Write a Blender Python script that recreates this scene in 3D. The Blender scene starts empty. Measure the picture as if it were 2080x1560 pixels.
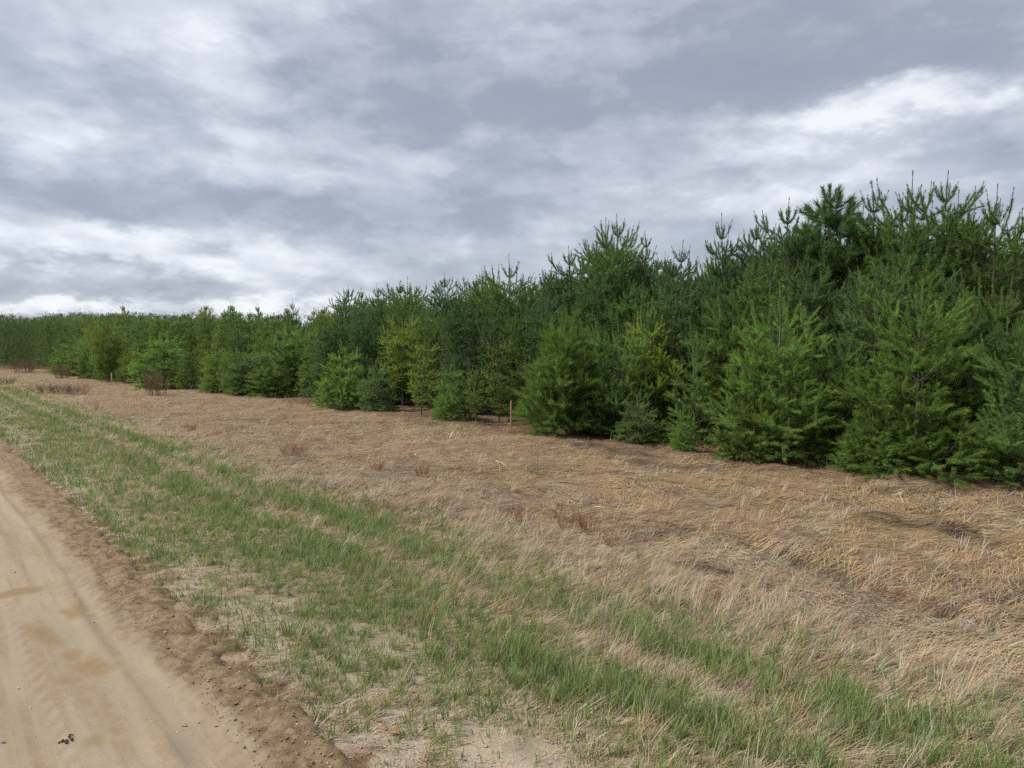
import bpy, math, random
import numpy as np
from mathutils import Vector

random.seed(11)
RNG = np.random.default_rng(11)
C = bpy.context.scene.collection
PI = math.pi

# ------------------------------------------------------------------ numeric helpers
def hash2(ix, iy, seed):
    h = (ix.astype(np.int64) * 374761393 + iy.astype(np.int64) * 668265263 + seed * 1274126177) & 0xffffffff
    h = ((h ^ (h >> 13)) * 1274126177) & 0xffffffff
    h = h ^ (h >> 16)
    return (h & 0xffff) / 65535.0

def vnoise(x, y, seed=0):
    x = np.asarray(x, float); y = np.asarray(y, float)
    ix = np.floor(x); iy = np.floor(y)
    fx = x - ix; fy = y - iy
    fx = fx * fx * (3 - 2 * fx); fy = fy * fy * (3 - 2 * fy)
    a = hash2(ix, iy, seed); b = hash2(ix + 1, iy, seed)
    c = hash2(ix, iy + 1, seed); d = hash2(ix + 1, iy + 1, seed)
    return (a * (1 - fx) + b * fx) * (1 - fy) + (c * (1 - fx) + d * fx) * fy

def fbm(x, y, seed=0, octv=4):
    s = 0; a = 0.5; t = 0
    for i in range(octv):
        s = s + a * vnoise(x, y, seed + i * 17); t += a
        x = np.asarray(x) * 2.03 + 3.1; y = np.asarray(y) * 2.03 - 1.7; a *= 0.5
    return s / t

def sstep(a, b, x):
    t = np.clip((np.asarray(x, float) - a) / (b - a), 0, 1)
    return t * t * (3 - 2 * t)

def nrm(v):
    return v / np.maximum(np.linalg.norm(v, axis=-1, keepdims=True), 1e-9)

# ------------------------------------------------------------------ camera and place
FPX = 1485.0                      # focal length in pixels of the 2080 wide photograph
CAM_H = 1.6
PITCH = math.atan((780 - 715) / FPX)
RD = (-0.636, 0.772)              # the way the road runs
RN = (0.772, 0.636)               # across it, towards the trees

def uv(x, y):
    return RN[0] * x + RN[1] * y, RD[0] * x + RD[1] * y

def xy(u, v):
    return RN[0] * u + RD[0] * v, RN[1] * u + RD[1] * v

def hollow_u(v):
    return 4.66 + 0.32 * v + 0.22 * (vnoise(v * 1.1, v * 0 + 2.2, 3) - 0.5)

def mud(u, v):
    """bare dark matted ground: the hollow at the right and a few flat patches"""
    n = 1.3 * (fbm(u * 3.1, v * 3.1, 15, 3) - 0.5)
    m = sstep(4.3, 3.3, v) * sstep(1.15, 0.35, np.abs(u - hollow_u(v)) / 0.26 + n)
    for uc, vc, ru, rv in ((7.75, 2.9, .22, .55), (8.7, 7.2, .35, .9), (8.9, 1.6, .5, .9), (9.3, 9.0, .4, 1.2), (4.75, 3.4, .13, .35), (4.25, 2.75, .12, .3)):
        r = np.hypot((u - uc) / ru, (v - vc) / rv) + n
        m = np.maximum(m, sstep(1.15, 0.45, r))
    return m

def H(x, y):
    """terrain height"""
    u, v = uv(np.asarray(x, float), np.asarray(y, float))
    z = -0.10 * sstep(1.3, 4.6, u)
    z = z - 0.05 * sstep(1.30, 1.05, u) * sstep(-7.2, -6.8, u)
    fld = sstep(3.2, 5.2, u)
    z = z + fld * 0.16 * (fbm(u * 0.55, v * 0.45, 5, 3) - 0.5)
    z = z + fld * 0.075 * (fbm(u * 2.1 + v * 0.3, v * 1.5, 9, 3) - 0.5)
    z = z + sstep(1.3, 1.7, u) * 0.035 * (fbm(u * 2.6, v * 1.3, 21, 3) - 0.5)
    hum = fbm(u * 3.4 + 2.0 * vnoise(u * 0.9, v * 0.9, 13), v * 2.6, 11, 3) - 0.5
    z = z + sstep(4.2, 5.6, u) * 0.11 * hum * (0.45 + 1.0 * vnoise(u * 0.6, v * 0.6, 12))
    near = sstep(4.6, 3.2, v)
    uc = hollow_u(v)
    z = z - near * 0.15 * np.exp(-((u - uc) / 0.26) ** 2)
    z = z + near * 0.08 * np.exp(-((u - uc + 0.45) / 0.22) ** 2)
    z = z + 0.05 * np.exp(-((u - 2.35) / 0.35) ** 2) * sstep(-2, 2, v) * 0.5
    return z

def ray(px, py):
    a = (px - 1040) / FPX; b = (780 - py) / FPX
    cp, sp = math.cos(PITCH), math.sin(PITCH)
    return a, cp + b * sp, -sp + b * cp

def at(px, py):
    dx, dy, dz = ray(px, py)
    t0 = (CAM_H - 0.25) / max(-dz, 1e-4); t1 = (CAM_H + 0.45) / max(-dz, 1e-4)
    t = np.linspace(t0, t1, 900)
    hit = np.nonzero(CAM_H + dz * t <= H(dx * t, dy * t) + 0.015)[0]      # first ground the eye meets
    t = float(t[hit[0]]) if len(hit) else t1
    return dx * t, dy * t, float(H(dx * t, dy * t))

def at_u(px, u):
    a = (px - 1040) / FPX
    y = u / (RN[0] * a + RN[1])
    return a * y, y, float(H(a * y, y))

def proj(x, y, z):
    cp, sp = math.cos(PITCH), math.sin(PITCH)
    zz = z - CAM_H
    f = y * cp - zz * sp
    up = y * sp + zz * cp
    return 1040 + FPX * x / f, 780 - FPX * up / f

def top_z(x, y, py):
    """height of the thing at x, y whose top shows at row py"""
    b = (780 - py) / FPX
    cp, sp = math.cos(PITCH), math.sin(PITCH)
    # (y sp + zz cp) = b (y cp - zz sp)
    zz = y * (b * cp - sp) / (cp + b * sp)
    return CAM_H + zz

# ------------------------------------------------------------------ mesh helpers
def mk_mesh(name, co, idx, mat, attrs=None, smooth=False):
    co = np.ascontiguousarray(co, dtype=np.float32); idx = np.ascontiguousarray(idx, dtype=np.int32)
    k = idx.shape[1]
    me = bpy.data.meshes.new(name)
    me.vertices.add(len(co)); me.vertices.foreach_set('co', co.ravel())
    me.loops.add(idx.size); me.loops.foreach_set('vertex_index', idx.ravel())
    me.polygons.add(len(idx))
    me.polygons.foreach_set('loop_start', np.arange(0, idx.size, k, dtype=np.int32))
    me.update(calc_edges=True)
    for an, arr in (attrs or {}).items():
        arr = np.asarray(arr, dtype=np.float32)
        if arr.ndim == 1:
            at_ = me.attributes.new(an, 'FLOAT', 'POINT'); at_.data.foreach_set('value', arr)
        else:
            at_ = me.attributes.new(an, 'FLOAT_VECTOR', 'POINT'); at_.data.foreach_set('vector', arr.ravel())
    if smooth:
        me.polygons.foreach_set('use_smooth', np.ones(len(idx), dtype=bool))
    if mat: me.materials.append(mat)
    return me

def link(name, me, parent=None):
    o = bpy.data.objects.new(name, me); C.objects.link(o)
    if parent: o.parent = parent
    return o

def tag(o, label=None, cat=None, group=None, kind=None):
    if label: o['label'] = label
    if cat: o['category'] = cat
    if group: o['group'] = group
    if kind: o['kind'] = kind
    return o

def empty(name, loc=(0, 0, 0)):
    o = bpy.data.objects.new(name, None); C.objects.link(o)
    o.location = loc; o.empty_display_size = 0.1
    return o

def tubes(p0, p1, r0, r1, k=5):
    """prisms for many segments at once"""
    p0 = np.asarray(p0, float); p1 = np.asarray(p1, float); r0 = np.asarray(r0, float); r1 = np.asarray(r1, float)
    n = len(p0); d = nrm(p1 - p0)
    ref = np.where(np.abs(d[:, 2:3]) < 0.9, np.array([[0, 0, 1.0]]), np.array([[1.0, 0, 0]]))
    s = nrm(np.cross(d, ref)); t = np.cross(d, s)
    ang = np.arange(k) / k * 2 * PI
    ring = s[:, None, :] * np.cos(ang)[None, :, None] + t[:, None, :] * np.sin(ang)[None, :, None]
    a = p0[:, None, :] + ring * r0[:, None, None]
    b = p1[:, None, :] + ring * r1[:, None, None]
    co = np.concatenate([a, b], axis=1).reshape(-1, 3)
    i = np.arange(k); j = (i + 1) % k
    q = np.stack([i, j, j + k, i + k], axis=1)
    idx = (np.arange(n)[:, None, None] * (2 * k) + q[None]).reshape(-1, 4)
    return co, idx

def drape(b, P, per):
    co, idx, cc = b
    h0 = np.repeat(H(P[:, 0], P[:, 1]), per)
    co[:, 2] += H(co[:, 0], co[:, 1]) - h0
    return co, idx, cc

def blades(P, yaw, L, W, th0, th1, col, seg=3, tipw=0.15, coltip=None):
    """ribbon blades: leave the ground th0 from vertical and bend to th1"""
    n = len(P)
    d2 = np.stack([np.cos(yaw), np.sin(yaw), np.zeros(n)], 1)
    sd = np.stack([-np.sin(yaw), np.cos(yaw), np.zeros(n)], 1)
    tw = RNG.uniform(-0.9, 0.9, n)
    sd = nrm(sd * np.cos(tw)[:, None] + d2 * np.sin(tw)[:, None])
    co = np.zeros((n, seg + 1, 2, 3)); cc = np.zeros((n, seg + 1, 2, 3))
    c = P.copy()
    for s in range(seg + 1):
        f = s / seg
        w = W * (1 - (1 - tipw) * f ** 1.4) * 0.5
        co[:, s, 0] = c - sd * w[:, None]; co[:, s, 1] = c + sd * w[:, None]
        cc[:, s, :] = (col if coltip is None else col * (1 - f) + coltip * f)[:, None, :]
        if s < seg:
            th = th0 + (th1 - th0) * (f + 0.5 / seg)
            c = c + (d2 * np.sin(th)[:, None] + np.array([0, 0, 1.0]) * np.cos(th)[:, None]) * (L / seg)[:, None]
    base = np.arange(n)[:, None] * (2 * (seg + 1))
    q = np.stack([np.array([2 * s, 2 * s + 1, 2 * s + 3, 2 * s + 2]) for s in range(seg)], 0)
    idx = (base[:, :, None] + q[None]).reshape(-1, 4)
    return co.reshape(-1, 3), idx, cc.reshape(-1, 3)

# ------------------------------------------------------------------ materials
class NT:
    def __init__(s, tree):
        s.t = tree; s.n = tree.nodes; s.l = tree.links
    def node(s, typ, **kw):
        n = s.n.new(typ)
        for k, v in kw.items():
            if k == 'inp':
                for a, b in v.items():
                    if hasattr(b, 'is_linked') or isinstance(b, bpy.types.NodeSocket): s.l.new(b, n.inputs[a])
                    else: n.inputs[a].default_value = b
            else: setattr(n, k, v)
        return n
    def math(s, op, a, b=None, c=None, clamp=False):
        n = s.n.new('ShaderNodeMath'); n.operation = op; n.use_clamp = clamp
        for i, v in enumerate((a, b, c)):
            if v is None: continue
            if isinstance(v, bpy.types.NodeSocket): s.l.new(v, n.inputs[i])
            else: n.inputs[i].default_value = v
        return n.outputs[0]
    def mix(s, f, a, b, mode='MIX'):
        n = s.n.new('ShaderNodeMix'); n.data_type = 'RGBA'; n.blend_type = mode; n.clamp_factor = True
        for nm, v in ((0, f), (6, a), (7, b)):
            if isinstance(v, bpy.types.NodeSocket): s.l.new(v, n.inputs[nm])
            else: n.inputs[nm].default_value = v if nm == 0 else (*v, 1.0) if len(v) == 3 else v
        return n.outputs[2]
    def noise(s, vec, scale, detail=4, rough=0.55, dist=0.0):
        n = s.n.new('ShaderNodeTexNoise'); n.inputs['Scale'].default_value = scale
        n.inputs['Detail'].default_value = detail; n.inputs['Roughness'].default_value = rough
        n.inputs['Distortion'].default_value = dist
        if vec is not None: s.l.new(vec, n.inputs['Vector'])
        return n.outputs[0]
    def ramp(s, v, lo, hi, a=0.0, b=1.0):
        n = s.n.new('ShaderNodeMapRange'); n.interpolation_type = 'SMOOTHSTEP'
        n.inputs[1].default_value = lo; n.inputs[2].default_value = hi
        n.inputs[3].default_value = a; n.inputs[4].default_value = b
        s.l.new(v, n.inputs[0])
        return n.outputs[0]

def new_mat(name):
    m = bpy.data.materials.new(name); m.use_nodes = True
    t = NT(m.node_tree)
    b = m.node_tree.nodes['Principled BSDF']; out = m.node_tree.nodes['Material Output']
    return m, t, b, out

def leaf_mat(name, trans=0.28, rough=0.55, spec=0.25, randamt=0.0, hue=0.0):
    m, t, b, out = new_mat(name)
    a = t.node('ShaderNodeAttribute', attribute_name='col')
    col = a.outputs['Color']
    if randamt:
        oi = t.node('ShaderNodeObjectInfo')
        f = t.math('MULTIPLY_ADD', oi.outputs['Random'], randamt * 2, 1 - randamt)
        r2 = t.math('FRACT', t.math('MULTIPLY', oi.outputs['Random'], 7.31))
        warm = t.mix(r2, (1.0 + hue, 1.0, 1.0 - hue), (1.0 - hue, 1.0, 1.0 + hue * 0.9))
        col = t.mix(1.0, col, warm, 'MULTIPLY')
        comb = t.node('ShaderNodeCombineColor', inp={0: f, 1: f, 2: f})
        col = t.mix(1.0, col, comb.outputs[0], 'MULTIPLY')
    t.l.new(col, b.inputs['Base Color'])
    b.inputs['Roughness'].default_value = rough
    b.inputs['Specular IOR Level'].default_value = spec
    tr = t.node('ShaderNodeBsdfTranslucent')
    t.l.new(col, tr.inputs['Color'])
    mx = t.node('ShaderNodeMixShader'); mx.inputs[0].default_value = trans
    t.l.new(b.outputs[0], mx.inputs[1]); t.l.new(tr.outputs[0], mx.inputs[2])
    t.l.new(mx.outputs[0], out.inputs[0])
    return m

def simple_mat(name, c1, c2, scale=30, rough=0.8, bump=0.0, spec=0.2, stretch=None):
    m, t, b, out = new_mat(name)
    tc = t.node('ShaderNodeTexCoord')
    vec = tc.outputs['Object']
    if stretch:
        mp = t.node('ShaderNodeMapping'); mp.inputs['Scale'].default_value = stretch
        t.l.new(vec, mp.inputs[0]); vec = mp.outputs[0]
    nz = t.noise(vec, scale, 5)
    f = t.ramp(nz, 0.3, 0.7)
    t.l.new(t.mix(f, c1, c2), b.inputs['Base Color'])
    b.inputs['Roughness'].default_value = rough; b.inputs['Specular IOR Level'].default_value = spec
    if bump:
        bp = t.node('ShaderNodeBump'); bp.inputs['Strength'].default_value = bump; bp.inputs['Distance'].default_value = 0.01
        t.l.new(nz, bp.inputs['Height']); t.l.new(bp.outputs[0], b.inputs['Normal'])
    return m

M_needle = leaf_mat('needles', 0.42, 0.6, 0.12, 0.17, 0.06)
M_grass = leaf_mat('grass_blades', 0.30, 0.6, 0.2)
M_bark = simple_mat('bark', (0.09, 0.072, 0.055), (0.19, 0.16, 0.13), 40, 0.9, 0.6, stretch=(1, 1, 0.25))
M_twig_grey = simple_mat('grey_twigs', (0.16, 0.13, 0.11), (0.30, 0.26, 0.22), 25, 0.85)
M_twig_brown = simple_mat('brown_twigs', (0.15, 0.095, 0.06), (0.29, 0.20, 0.13), 25, 0.85)
M_twig_red = simple_mat('red_twigs', (0.16, 0.06, 0.035), (0.30, 0.14, 0.085), 25, 0.8)
M_straw = simple_mat('straw', (0.42, 0.31, 0.165), (0.56, 0.44, 0.27), 25, 0.75)
M_stone = simple_mat('grey_stone', (0.16, 0.17, 0.185), (0.36, 0.35, 0.34), 60, 0.8, 0.4)
M_stone2 = simple_mat('pale_stone', (0.36, 0.30, 0.24), (0.62, 0.55, 0.47), 60, 0.8, 0.4)
M_clod = simple_mat('soil_clods', (0.20, 0.125, 0.07), (0.38, 0.26, 0.16), 9, 0.95, 0.5)
M_dung = simple_mat('dung', (0.035, 0.024, 0.016), (0.09, 0.06, 0.038), 60, 0.8, 0.8)
M_wood = simple_mat('lath_wood', (0.50, 0.30, 0.14), (0.62, 0.42, 0.22), 40, 0.7, 0.2, stretch=(1, 1, 0.1))
M_paint = simple_mat('faded_pink_paint', (0.58, 0.25, 0.16), (0.62, 0.36, 0.26), 30, 0.6)
M_tape = simple_mat('pink_tape', (0.50, 0.25, 0.20), (0.55, 0.36, 0.29), 30, 0.5)
M_leaf = simple_mat('dry_leaf', (0.16, 0.075, 0.032), (0.30, 0.16, 0.065), 60, 0.5)
M_fluff = simple_mat('seed_fluff', (0.55, 0.50, 0.44), (0.70, 0.66, 0.60), 40, 0.95)

# ------------------------------------------------------------------ ground and road
def graded(lo, f0, f1, hi, step, grow=1.18):
    a = list(np.arange(f0, f1 + 1e-6, step))
    s = step; x = f1
    while x < hi: s *= grow; x += s; a.append(x)
    s = step; x = f0; b = []
    while x > lo: s *= grow; x -= s; b.append(x)
    return np.array(b[::-1] + a)

def grid(us, vs):
    U, V = np.meshgrid(us, vs, indexing='ij')
    nu, nv = U.shape
    i = np.arange(nu - 1)[:, None] * nv + np.arange(nv - 1)[None]
    idx = np.stack([i, i + nv, i + nv + 1, i + 1], -1).reshape(-1, 4)
    return U.ravel(), V.ravel(), idx

def ground_material():
    m, t, b, out = new_mat('ground_soil')
    au = t.node('ShaderNodeAttribute', attribute_name='u').outputs['Fac']
    av = t.node('ShaderNodeAttribute', attribute_name='v').outputs['Fac']
    pos = t.node('ShaderNodeNewGeometry').outputs['Position']
    n1 = t.noise(pos, 0.8, 4); n2 = t.noise(pos, 6, 5); n3 = t.noise(pos, 45, 4, 0.7); n4 = t.noise(pos, 160, 3, 0.7)
    vv = t.node('ShaderNodeCombineXYZ', inp={0: t.math('MULTIPLY', au, 26), 1: t.math('MULTIPLY', av, 4), 2: 0.0}).outputs[0]
    st = t.noise(vv, 1.0, 4, 0.6, 1.5)
    un = t.math('ADD', au, t.math('MULTIPLY', t.math('SUBTRACT', n1, 0.5), 1.3))
    un = t.math('ADD', un, t.math('MULTIPLY', t.math('SUBTRACT', n2, 0.5), 0.7))
    sand = t.mix(t.ramp(n4, 0.35, 0.65), (0.33, 0.26, 0.185), (0.47, 0.395, 0.30))
    sand = t.mix(t.ramp(n2, 0.4, 0.7), sand, (0.36, 0.30, 0.235))
    verge = t.mix(t.ramp(n3, 0.3, 0.7), (0.15, 0.125, 0.065), (0.31, 0.25, 0.145))
    verge = t.mix(t.ramp(n2, 0.35, 0.65), verge, (0.20, 0.175, 0.095))
    thatch = t.mix(t.ramp(st, 0.3, 0.7), (0.14, 0.097, 0.062), (0.30, 0.213, 0.13))
    thatch = t.mix(t.ramp(n3, 0.35, 0.7), thatch, (0.19, 0.13, 0.078))
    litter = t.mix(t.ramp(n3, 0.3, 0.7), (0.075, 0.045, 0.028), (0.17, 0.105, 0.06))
    soil = t.mix(t.ramp(n2, 0.38, 0.62), (0.14, 0.088, 0.052), (0.27, 0.185, 0.115))
    sand = t.mix(t.ramp(t.math('ADD', au, t.math('MULTIPLY', t.math('SUBTRACT', n2, 0.5), 0.9)), 1.25, 1.5), soil, sand)
    nv_ = t.ramp(av, 7.0, 3.0)
    c = t.mix(t.ramp(t.math('SUBTRACT', un, t.math('MULTIPLY', nv_, 0.35)), 1.3, 1.9), sand, verge)
    c = t.mix(t.ramp(un, 3.5, 4.7), c, thatch)
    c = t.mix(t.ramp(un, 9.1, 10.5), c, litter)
    md = t.node('ShaderNodeAttribute', attribute_name='mud').outputs['Fac']
    c = t.mix(t.math('MULTIPLY', md, 0.9), c, t.mix(t.ramp(n3, 0.35, 0.7), (0.055, 0.038, 0.028), (0.15, 0.105, 0.07)))
    far = t.mix(t.ramp(au, -9, -7), (0.12, 0.15, 0.05), c)
    t.l.new(far, b.inputs['Base Color'])
    b.inputs['Roughness'].default_value = 0.95; b.inputs['Specular IOR Level'].default_value = 0.1
    hgt = t.math('ADD', t.math('MULTIPLY', n3, 0.6), t.math('MULTIPLY', n4, 0.4))
    hgt = t.math('ADD', hgt, t.math('MULTIPLY', st, 0.5))
    bp = t.node('ShaderNodeBump'); bp.inputs['Strength'].default_value = 0.8; bp.inputs['Distance'].default_value = 0.03
    t.l.new(hgt, bp.inputs['Height']); t.l.new(bp.outputs[0], b.inputs['Normal'])
    return m

us = graded(-900, -8.0, 16, 900, 0.07); vs = graded(-500, -5, 26, 1100, 0.08)
U, V, idx = grid(us, vs)
X, Y = xy(U, V)
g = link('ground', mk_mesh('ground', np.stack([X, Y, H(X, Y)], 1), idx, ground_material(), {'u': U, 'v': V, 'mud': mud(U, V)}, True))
tag(g, kind='structure')

def road_z(u, v):
    z = 0.018 * np.cos(np.clip(u + 2.7, -4, 4) / 4 * PI / 2)
    wob = 0.10 * (fbm(v * 0.5, v * 0 + 1.3, 31, 2) - 0.5)
    # loose soil bank along the edge, ruts, crumbs
    bank = sstep(0.76, 0.95, u + wob - 0.10 * sstep(5, 3, v)) * sstep(1.42, 1.22, u + wob * 0.5)
    z = z + 0.034 * bank * (0.6 + 0.8 * fbm(u * 3.2, v * 1.1, 33, 3))
    z = z + bank * 0.030 * (fbm(u * 15, v * 12, 35, 4) - 0.5)
    z = z + bank * 0.020 * (fbm(u * 34, v * 28, 36, 3) - 0.5)
    z = z + 0.020 * np.exp(-((u + wob - 0.76) / 0.045) ** 2) * (0.3 + 1.2 * vnoise(v * 1.7, v * 0, 37)) * sstep(0.25, 0.7, vnoise(v * 0.8, v * 0 + 9, 47))
    for k, (c, w, a) in enumerate(((0.36, 0.09, 0.008), (0.08, 0.07, 0.006), (-0.25, 0.10, 0.008), (-0.62, 0.08, 0.005), (-1.0, 0.12, 0.009), (-1.5, 0.1, 0.006), (-2.0, 0.12, 0.007))):
        z = z - a * np.exp(-((u + wob * 0.7 - c) / w) ** 2) * (0.4 + 0.9 * vnoise(v * 0.6, v * 0 + k, 41))
    z = z + 0.007 * (fbm(u * 9, v * 3.0, 43, 4) - 0.5) + 0.005 * (fbm(u * 22, v * 1.6, 44, 3) - 0.5)
    for c_, w_ in ((0.47, .055), (-0.08, .06), (-0.9, .06)):      # faint tyre lugs
        z = z + 0.0018 * np.sign(np.sin(v * 46 + np.abs(u - c_) * 60)) * np.exp(-((u + wob - c_) / w_) ** 4) * sstep(.35, .6, vnoise(v * .7, v * 0 + c_, 45))
    z = z - 0.09 * sstep(1.16, 1.42, u + 0.34 * (fbm(u * 5, v * 4, 52, 4) - 0.5)) - 0.2 * sstep(-6.7, -7.3, u)
    return z

def road_material():
    m, t, b, out = new_mat('sandy_road')
    au = t.node('ShaderNodeAttribute', attribute_name='u').outputs['Fac']
    av = t.node('ShaderNodeAttribute', attribute_name='v').outputs['Fac']
    bank = t.node('ShaderNodeAttribute', attribute_name='bank').outputs['Fac']
    stain = t.node('ShaderNodeAttribute', attribute_name='stain').outputs['Fac']
    pos = t.node('ShaderNodeNewGeometry').outputs['Position']
    vv = t.node('ShaderNodeCombineXYZ', inp={0: t.math('MULTIPLY', au, 6.0), 1: t.math('MULTIPLY', av, 0.55), 2: 0.0}).outputs[0]
    st = t.noise(vv, 1.0, 5, 0.55, 0.6)
    n1 = t.noise(pos, 1.6, 4); n2 = t.noise(pos, 14, 5, 0.6); n3 = t.noise(pos, 95, 4, 0.7); n4 = t.noise(pos, 330, 2, 0.6)
    vo = t.node('ShaderNodeTexVoronoi'); vo.inputs['Scale'].default_value = 75; t.l.new(pos, vo.inputs['Vector'])
    speck = t.ramp(vo.outputs['Distance'], 0.20, 0.08)
    sel = t.node('ShaderNodeSeparateColor'); t.l.new(vo.outputs['Color'], sel.inputs[0])
    pale = t.mix(t.ramp(n1, 0.35, 0.65), (0.292, 0.236, 0.166), (0.258, 0.211, 0.155))
    brown = t.mix(t.ramp(n2, 0.35, 0.65), (0.222, 0.165, 0.109), (0.262, 0.200, 0.136))
    fine = t.node('ShaderNodeCombineXYZ', inp={0: t.math('MULTIPLY', au, 24.0), 1: t.math('MULTIPLY', av, 1.1), 2: 0.0}).outputs[0]
    st2 = t.noise(fine, 1.0, 5, 0.6, 0.4)
    c = t.mix(t.ramp(t.math('ADD', t.math('MULTIPLY', st, 0.65), t.math('MULTIPLY', st2, 0.35)), 0.43, 0.60), pale, brown)
    dark = t.mix(t.ramp(n2, 0.38, 0.62), (0.115, 0.075, 0.041), (0.250, 0.176, 0.105))
    dark = t.mix(t.ramp(n1, 0.5, 0.75), dark, (0.255, 0.175, 0.102))
    c = t.mix(t.math('MULTIPLY', bank, 0.9), c, dark)
    c = t.mix(t.math('MULTIPLY', stain, t.ramp(n2, 0.25, 0.6, 0.60, 0.95)), c, (0.190, 0.125, 0.052))
    c = t.mix(t.math('MULTIPLY', t.ramp(n3, 0.35, 0.68), 0.35), c, (0.22, 0.15, 0.095))
    light = t.math('MULTIPLY', speck, t.math('GREATER_THAN', sel.outputs[0], 0.80))
    c = t.mix(t.math('MULTIPLY', light, 0.75), c, (0.62, 0.52, 0.43))
    dk = t.math('MULTIPLY', speck, t.math('LESS_THAN', sel.outputs[1], 0.10))
    c = t.mix(t.math('MULTIPLY', dk, 0.7), c, (0.14, 0.115, 0.10))
    t.l.new(c, b.inputs['Base Color'])
    b.inputs['Roughness'].default_value = 0.92; b.inputs['Specular IOR Level'].default_value = 0.12
    hgt = t.math('ADD', t.math('MULTIPLY', n3, 0.5), t.math('MULTIPLY', n4, 0.25))
    hgt = t.math('ADD', hgt, t.math('MULTIPLY', n2, 0.5))
    hgt = t.math('ADD', hgt, t.math('MULTIPLY', speck, 0.25))
    bp = t.node('ShaderNodeBump'); bp.inputs['Distance'].default_value = 0.012
    t.l.new(t.math('MULTIPLY_ADD', bank, 0.6, 0.4), bp.inputs['Strength'])
    t.l.new(hgt, bp.inputs['Height']); t.l.new(bp.outputs[0], b.inputs['Normal'])
    return m

us = graded(-7.5, -2.4, 1.45, 1.455, 0.012, 1.10); vs = graded(-60, 0.6, 7.5, 900, 0.013, 1.03)
U, V, idx = grid(us, vs)
X, Y = xy(U, V)
Z = road_z(U, V)
wob = 0.10 * (fbm(V * 0.5, V * 0 + 1.3, 31, 2) - 0.5)
bank = sstep(0.80, 1.0, U + wob - 0.10 * sstep(5, 3, V) + 0.26 * (fbm(U * 6, V * 2.6, 51, 4) - 0.5))
stain = np.zeros_like(U)
for px, py, ru, rv in ((150, 1262, .07, .17), (205, 1368, .08, .20), (30, 1215, .14, .10), (95, 1300, .08, .25), (130, 1400, .05, .10), (190, 1525, .05, .06), (60, 1290, .05, .12), (150, 1345, .05, .08)):
    x0, y0, _ = at(px, py); u0, v0 = uv(x0, y0)
    r = np.sqrt(((U - u0) / ru) ** 2 + ((V - v0) / rv) ** 2) + 1.5 * (fbm(U * 8, V * 5, 61, 3) - 0.5)
    stain = np.maximum(stain, sstep(1.25, 0.35, r) * (0.85 if ru > .06 else 0.6))
r_ = link('road', mk_mesh('road', np.stack([X, Y, Z], 1), idx, road_material(), {'u': U, 'v': V, 'bank': bank, 'stain': stain}, True))
tag(r_, kind='structure')

# ------------------------------------------------------------------ grass
def scatter(rho0, d0, expo, dmin, dmax, half=0.86):
    """points round the camera, denser near it"""
    edges = np.geomspace(dmin, dmax, 90)
    out = []
    for a, b in zip(edges[:-1], edges[1:]):
        d = 0.5 * (a + b)
        rho = rho0 * min(1.0, (d0 / d) ** expo)
        n = int(rho * half * (b * b - a * a))
        r = np.sqrt(RNG.uniform(a * a, b * b, n)); th = RNG.uniform(-half, half, n)
        out.append(np.stack([r * np.sin(th), r * np.cos(th)], 1))
    p = np.concatenate(out)
    return p[:, 0], p[:, 1]

def stuff(name, parts, label, cat):
    off = 0; cos, ids, cls = [], [], []
    for co, idx, cc in parts:
        cos.append(co); ids.append(idx + off); cls.append(cc); off += len(co)
    o = link(name, mk_mesh(name, np.concatenate(cos), np.concatenate(ids), M_grass, {'col': np.concatenate(cls)}))
    tag(o, label, cat, kind='stuff')
    return o

GREEN_A = np.array([0.205, 0.275, 0.085]); GREEN_B = np.array([0.275, 0.325, 0.120]); GREEN_C = np.array([0.150, 0.230, 0.080])
DEAD_A = np.array([0.47, 0.37, 0.225]); DEAD_B = np.array([0.38, 0.27, 0.155]); DEAD_C = np.array([0.52, 0.44, 0.32])
GOLD_A = np.array([0.50, 0.365, 0.195]); GOLD_B = np.array([0.40, 0.280, 0.160]); GREY_A = np.array([0.42, 0.36, 0.29])
DARK_A = np.array([0.10, 0.070, 0.048]); PINK_A = np.array([0.40, 0.28, 0.195])

def pick(n, cols, wts):
    """random colour of a list, jittered"""
    w = np.asarray(wts, float)
    if w.ndim == 1: w = np.repeat(w[None], n, 0)
    cw = np.cumsum(w / w.sum(1, keepdims=True), 1)
    r = RNG.random(n)[:, None]
    k = (r > cw).sum(1).clip(0, len(cols) - 1)
    c = np.asarray(cols)[k]
    return c * RNG.uniform(0.72, 1.22, (n, 1)) * RNG.uniform(0.94, 1.06, (n, 3))

def verge_green(u, v):
    """how green the mown verge is"""
    g = 0.62 + 0 * u
    g = g * (1 - 0.85 * np.exp(-((u - 2.88 - 0.08 * (vnoise(v * 0.4, v * 0, 71) - .5)) / 0.15) ** 2))
    g = g * (1 - 0.55 * np.exp(-((u - 3.62) / 0.14) ** 2) * sstep(2, 6, v))
    g = g + 0.22 * np.exp(-((u - 2.45) / 0.26) ** 2) + 0.25 * np.exp(-((u - 3.22) / 0.15) ** 2)
    g = g * (1 - sstep(3.2, 4.3, u + 1.1 * (fbm(u * 0.8, v * 0.6, 73, 3) - 0.5)))
    g = g * (0.60 + 0.62 * sstep(0.32, 0.62, fbm(u * 3.0, v * 1.5, 75, 4)))
    return np.clip(g, 0.02, 0.97)

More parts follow.
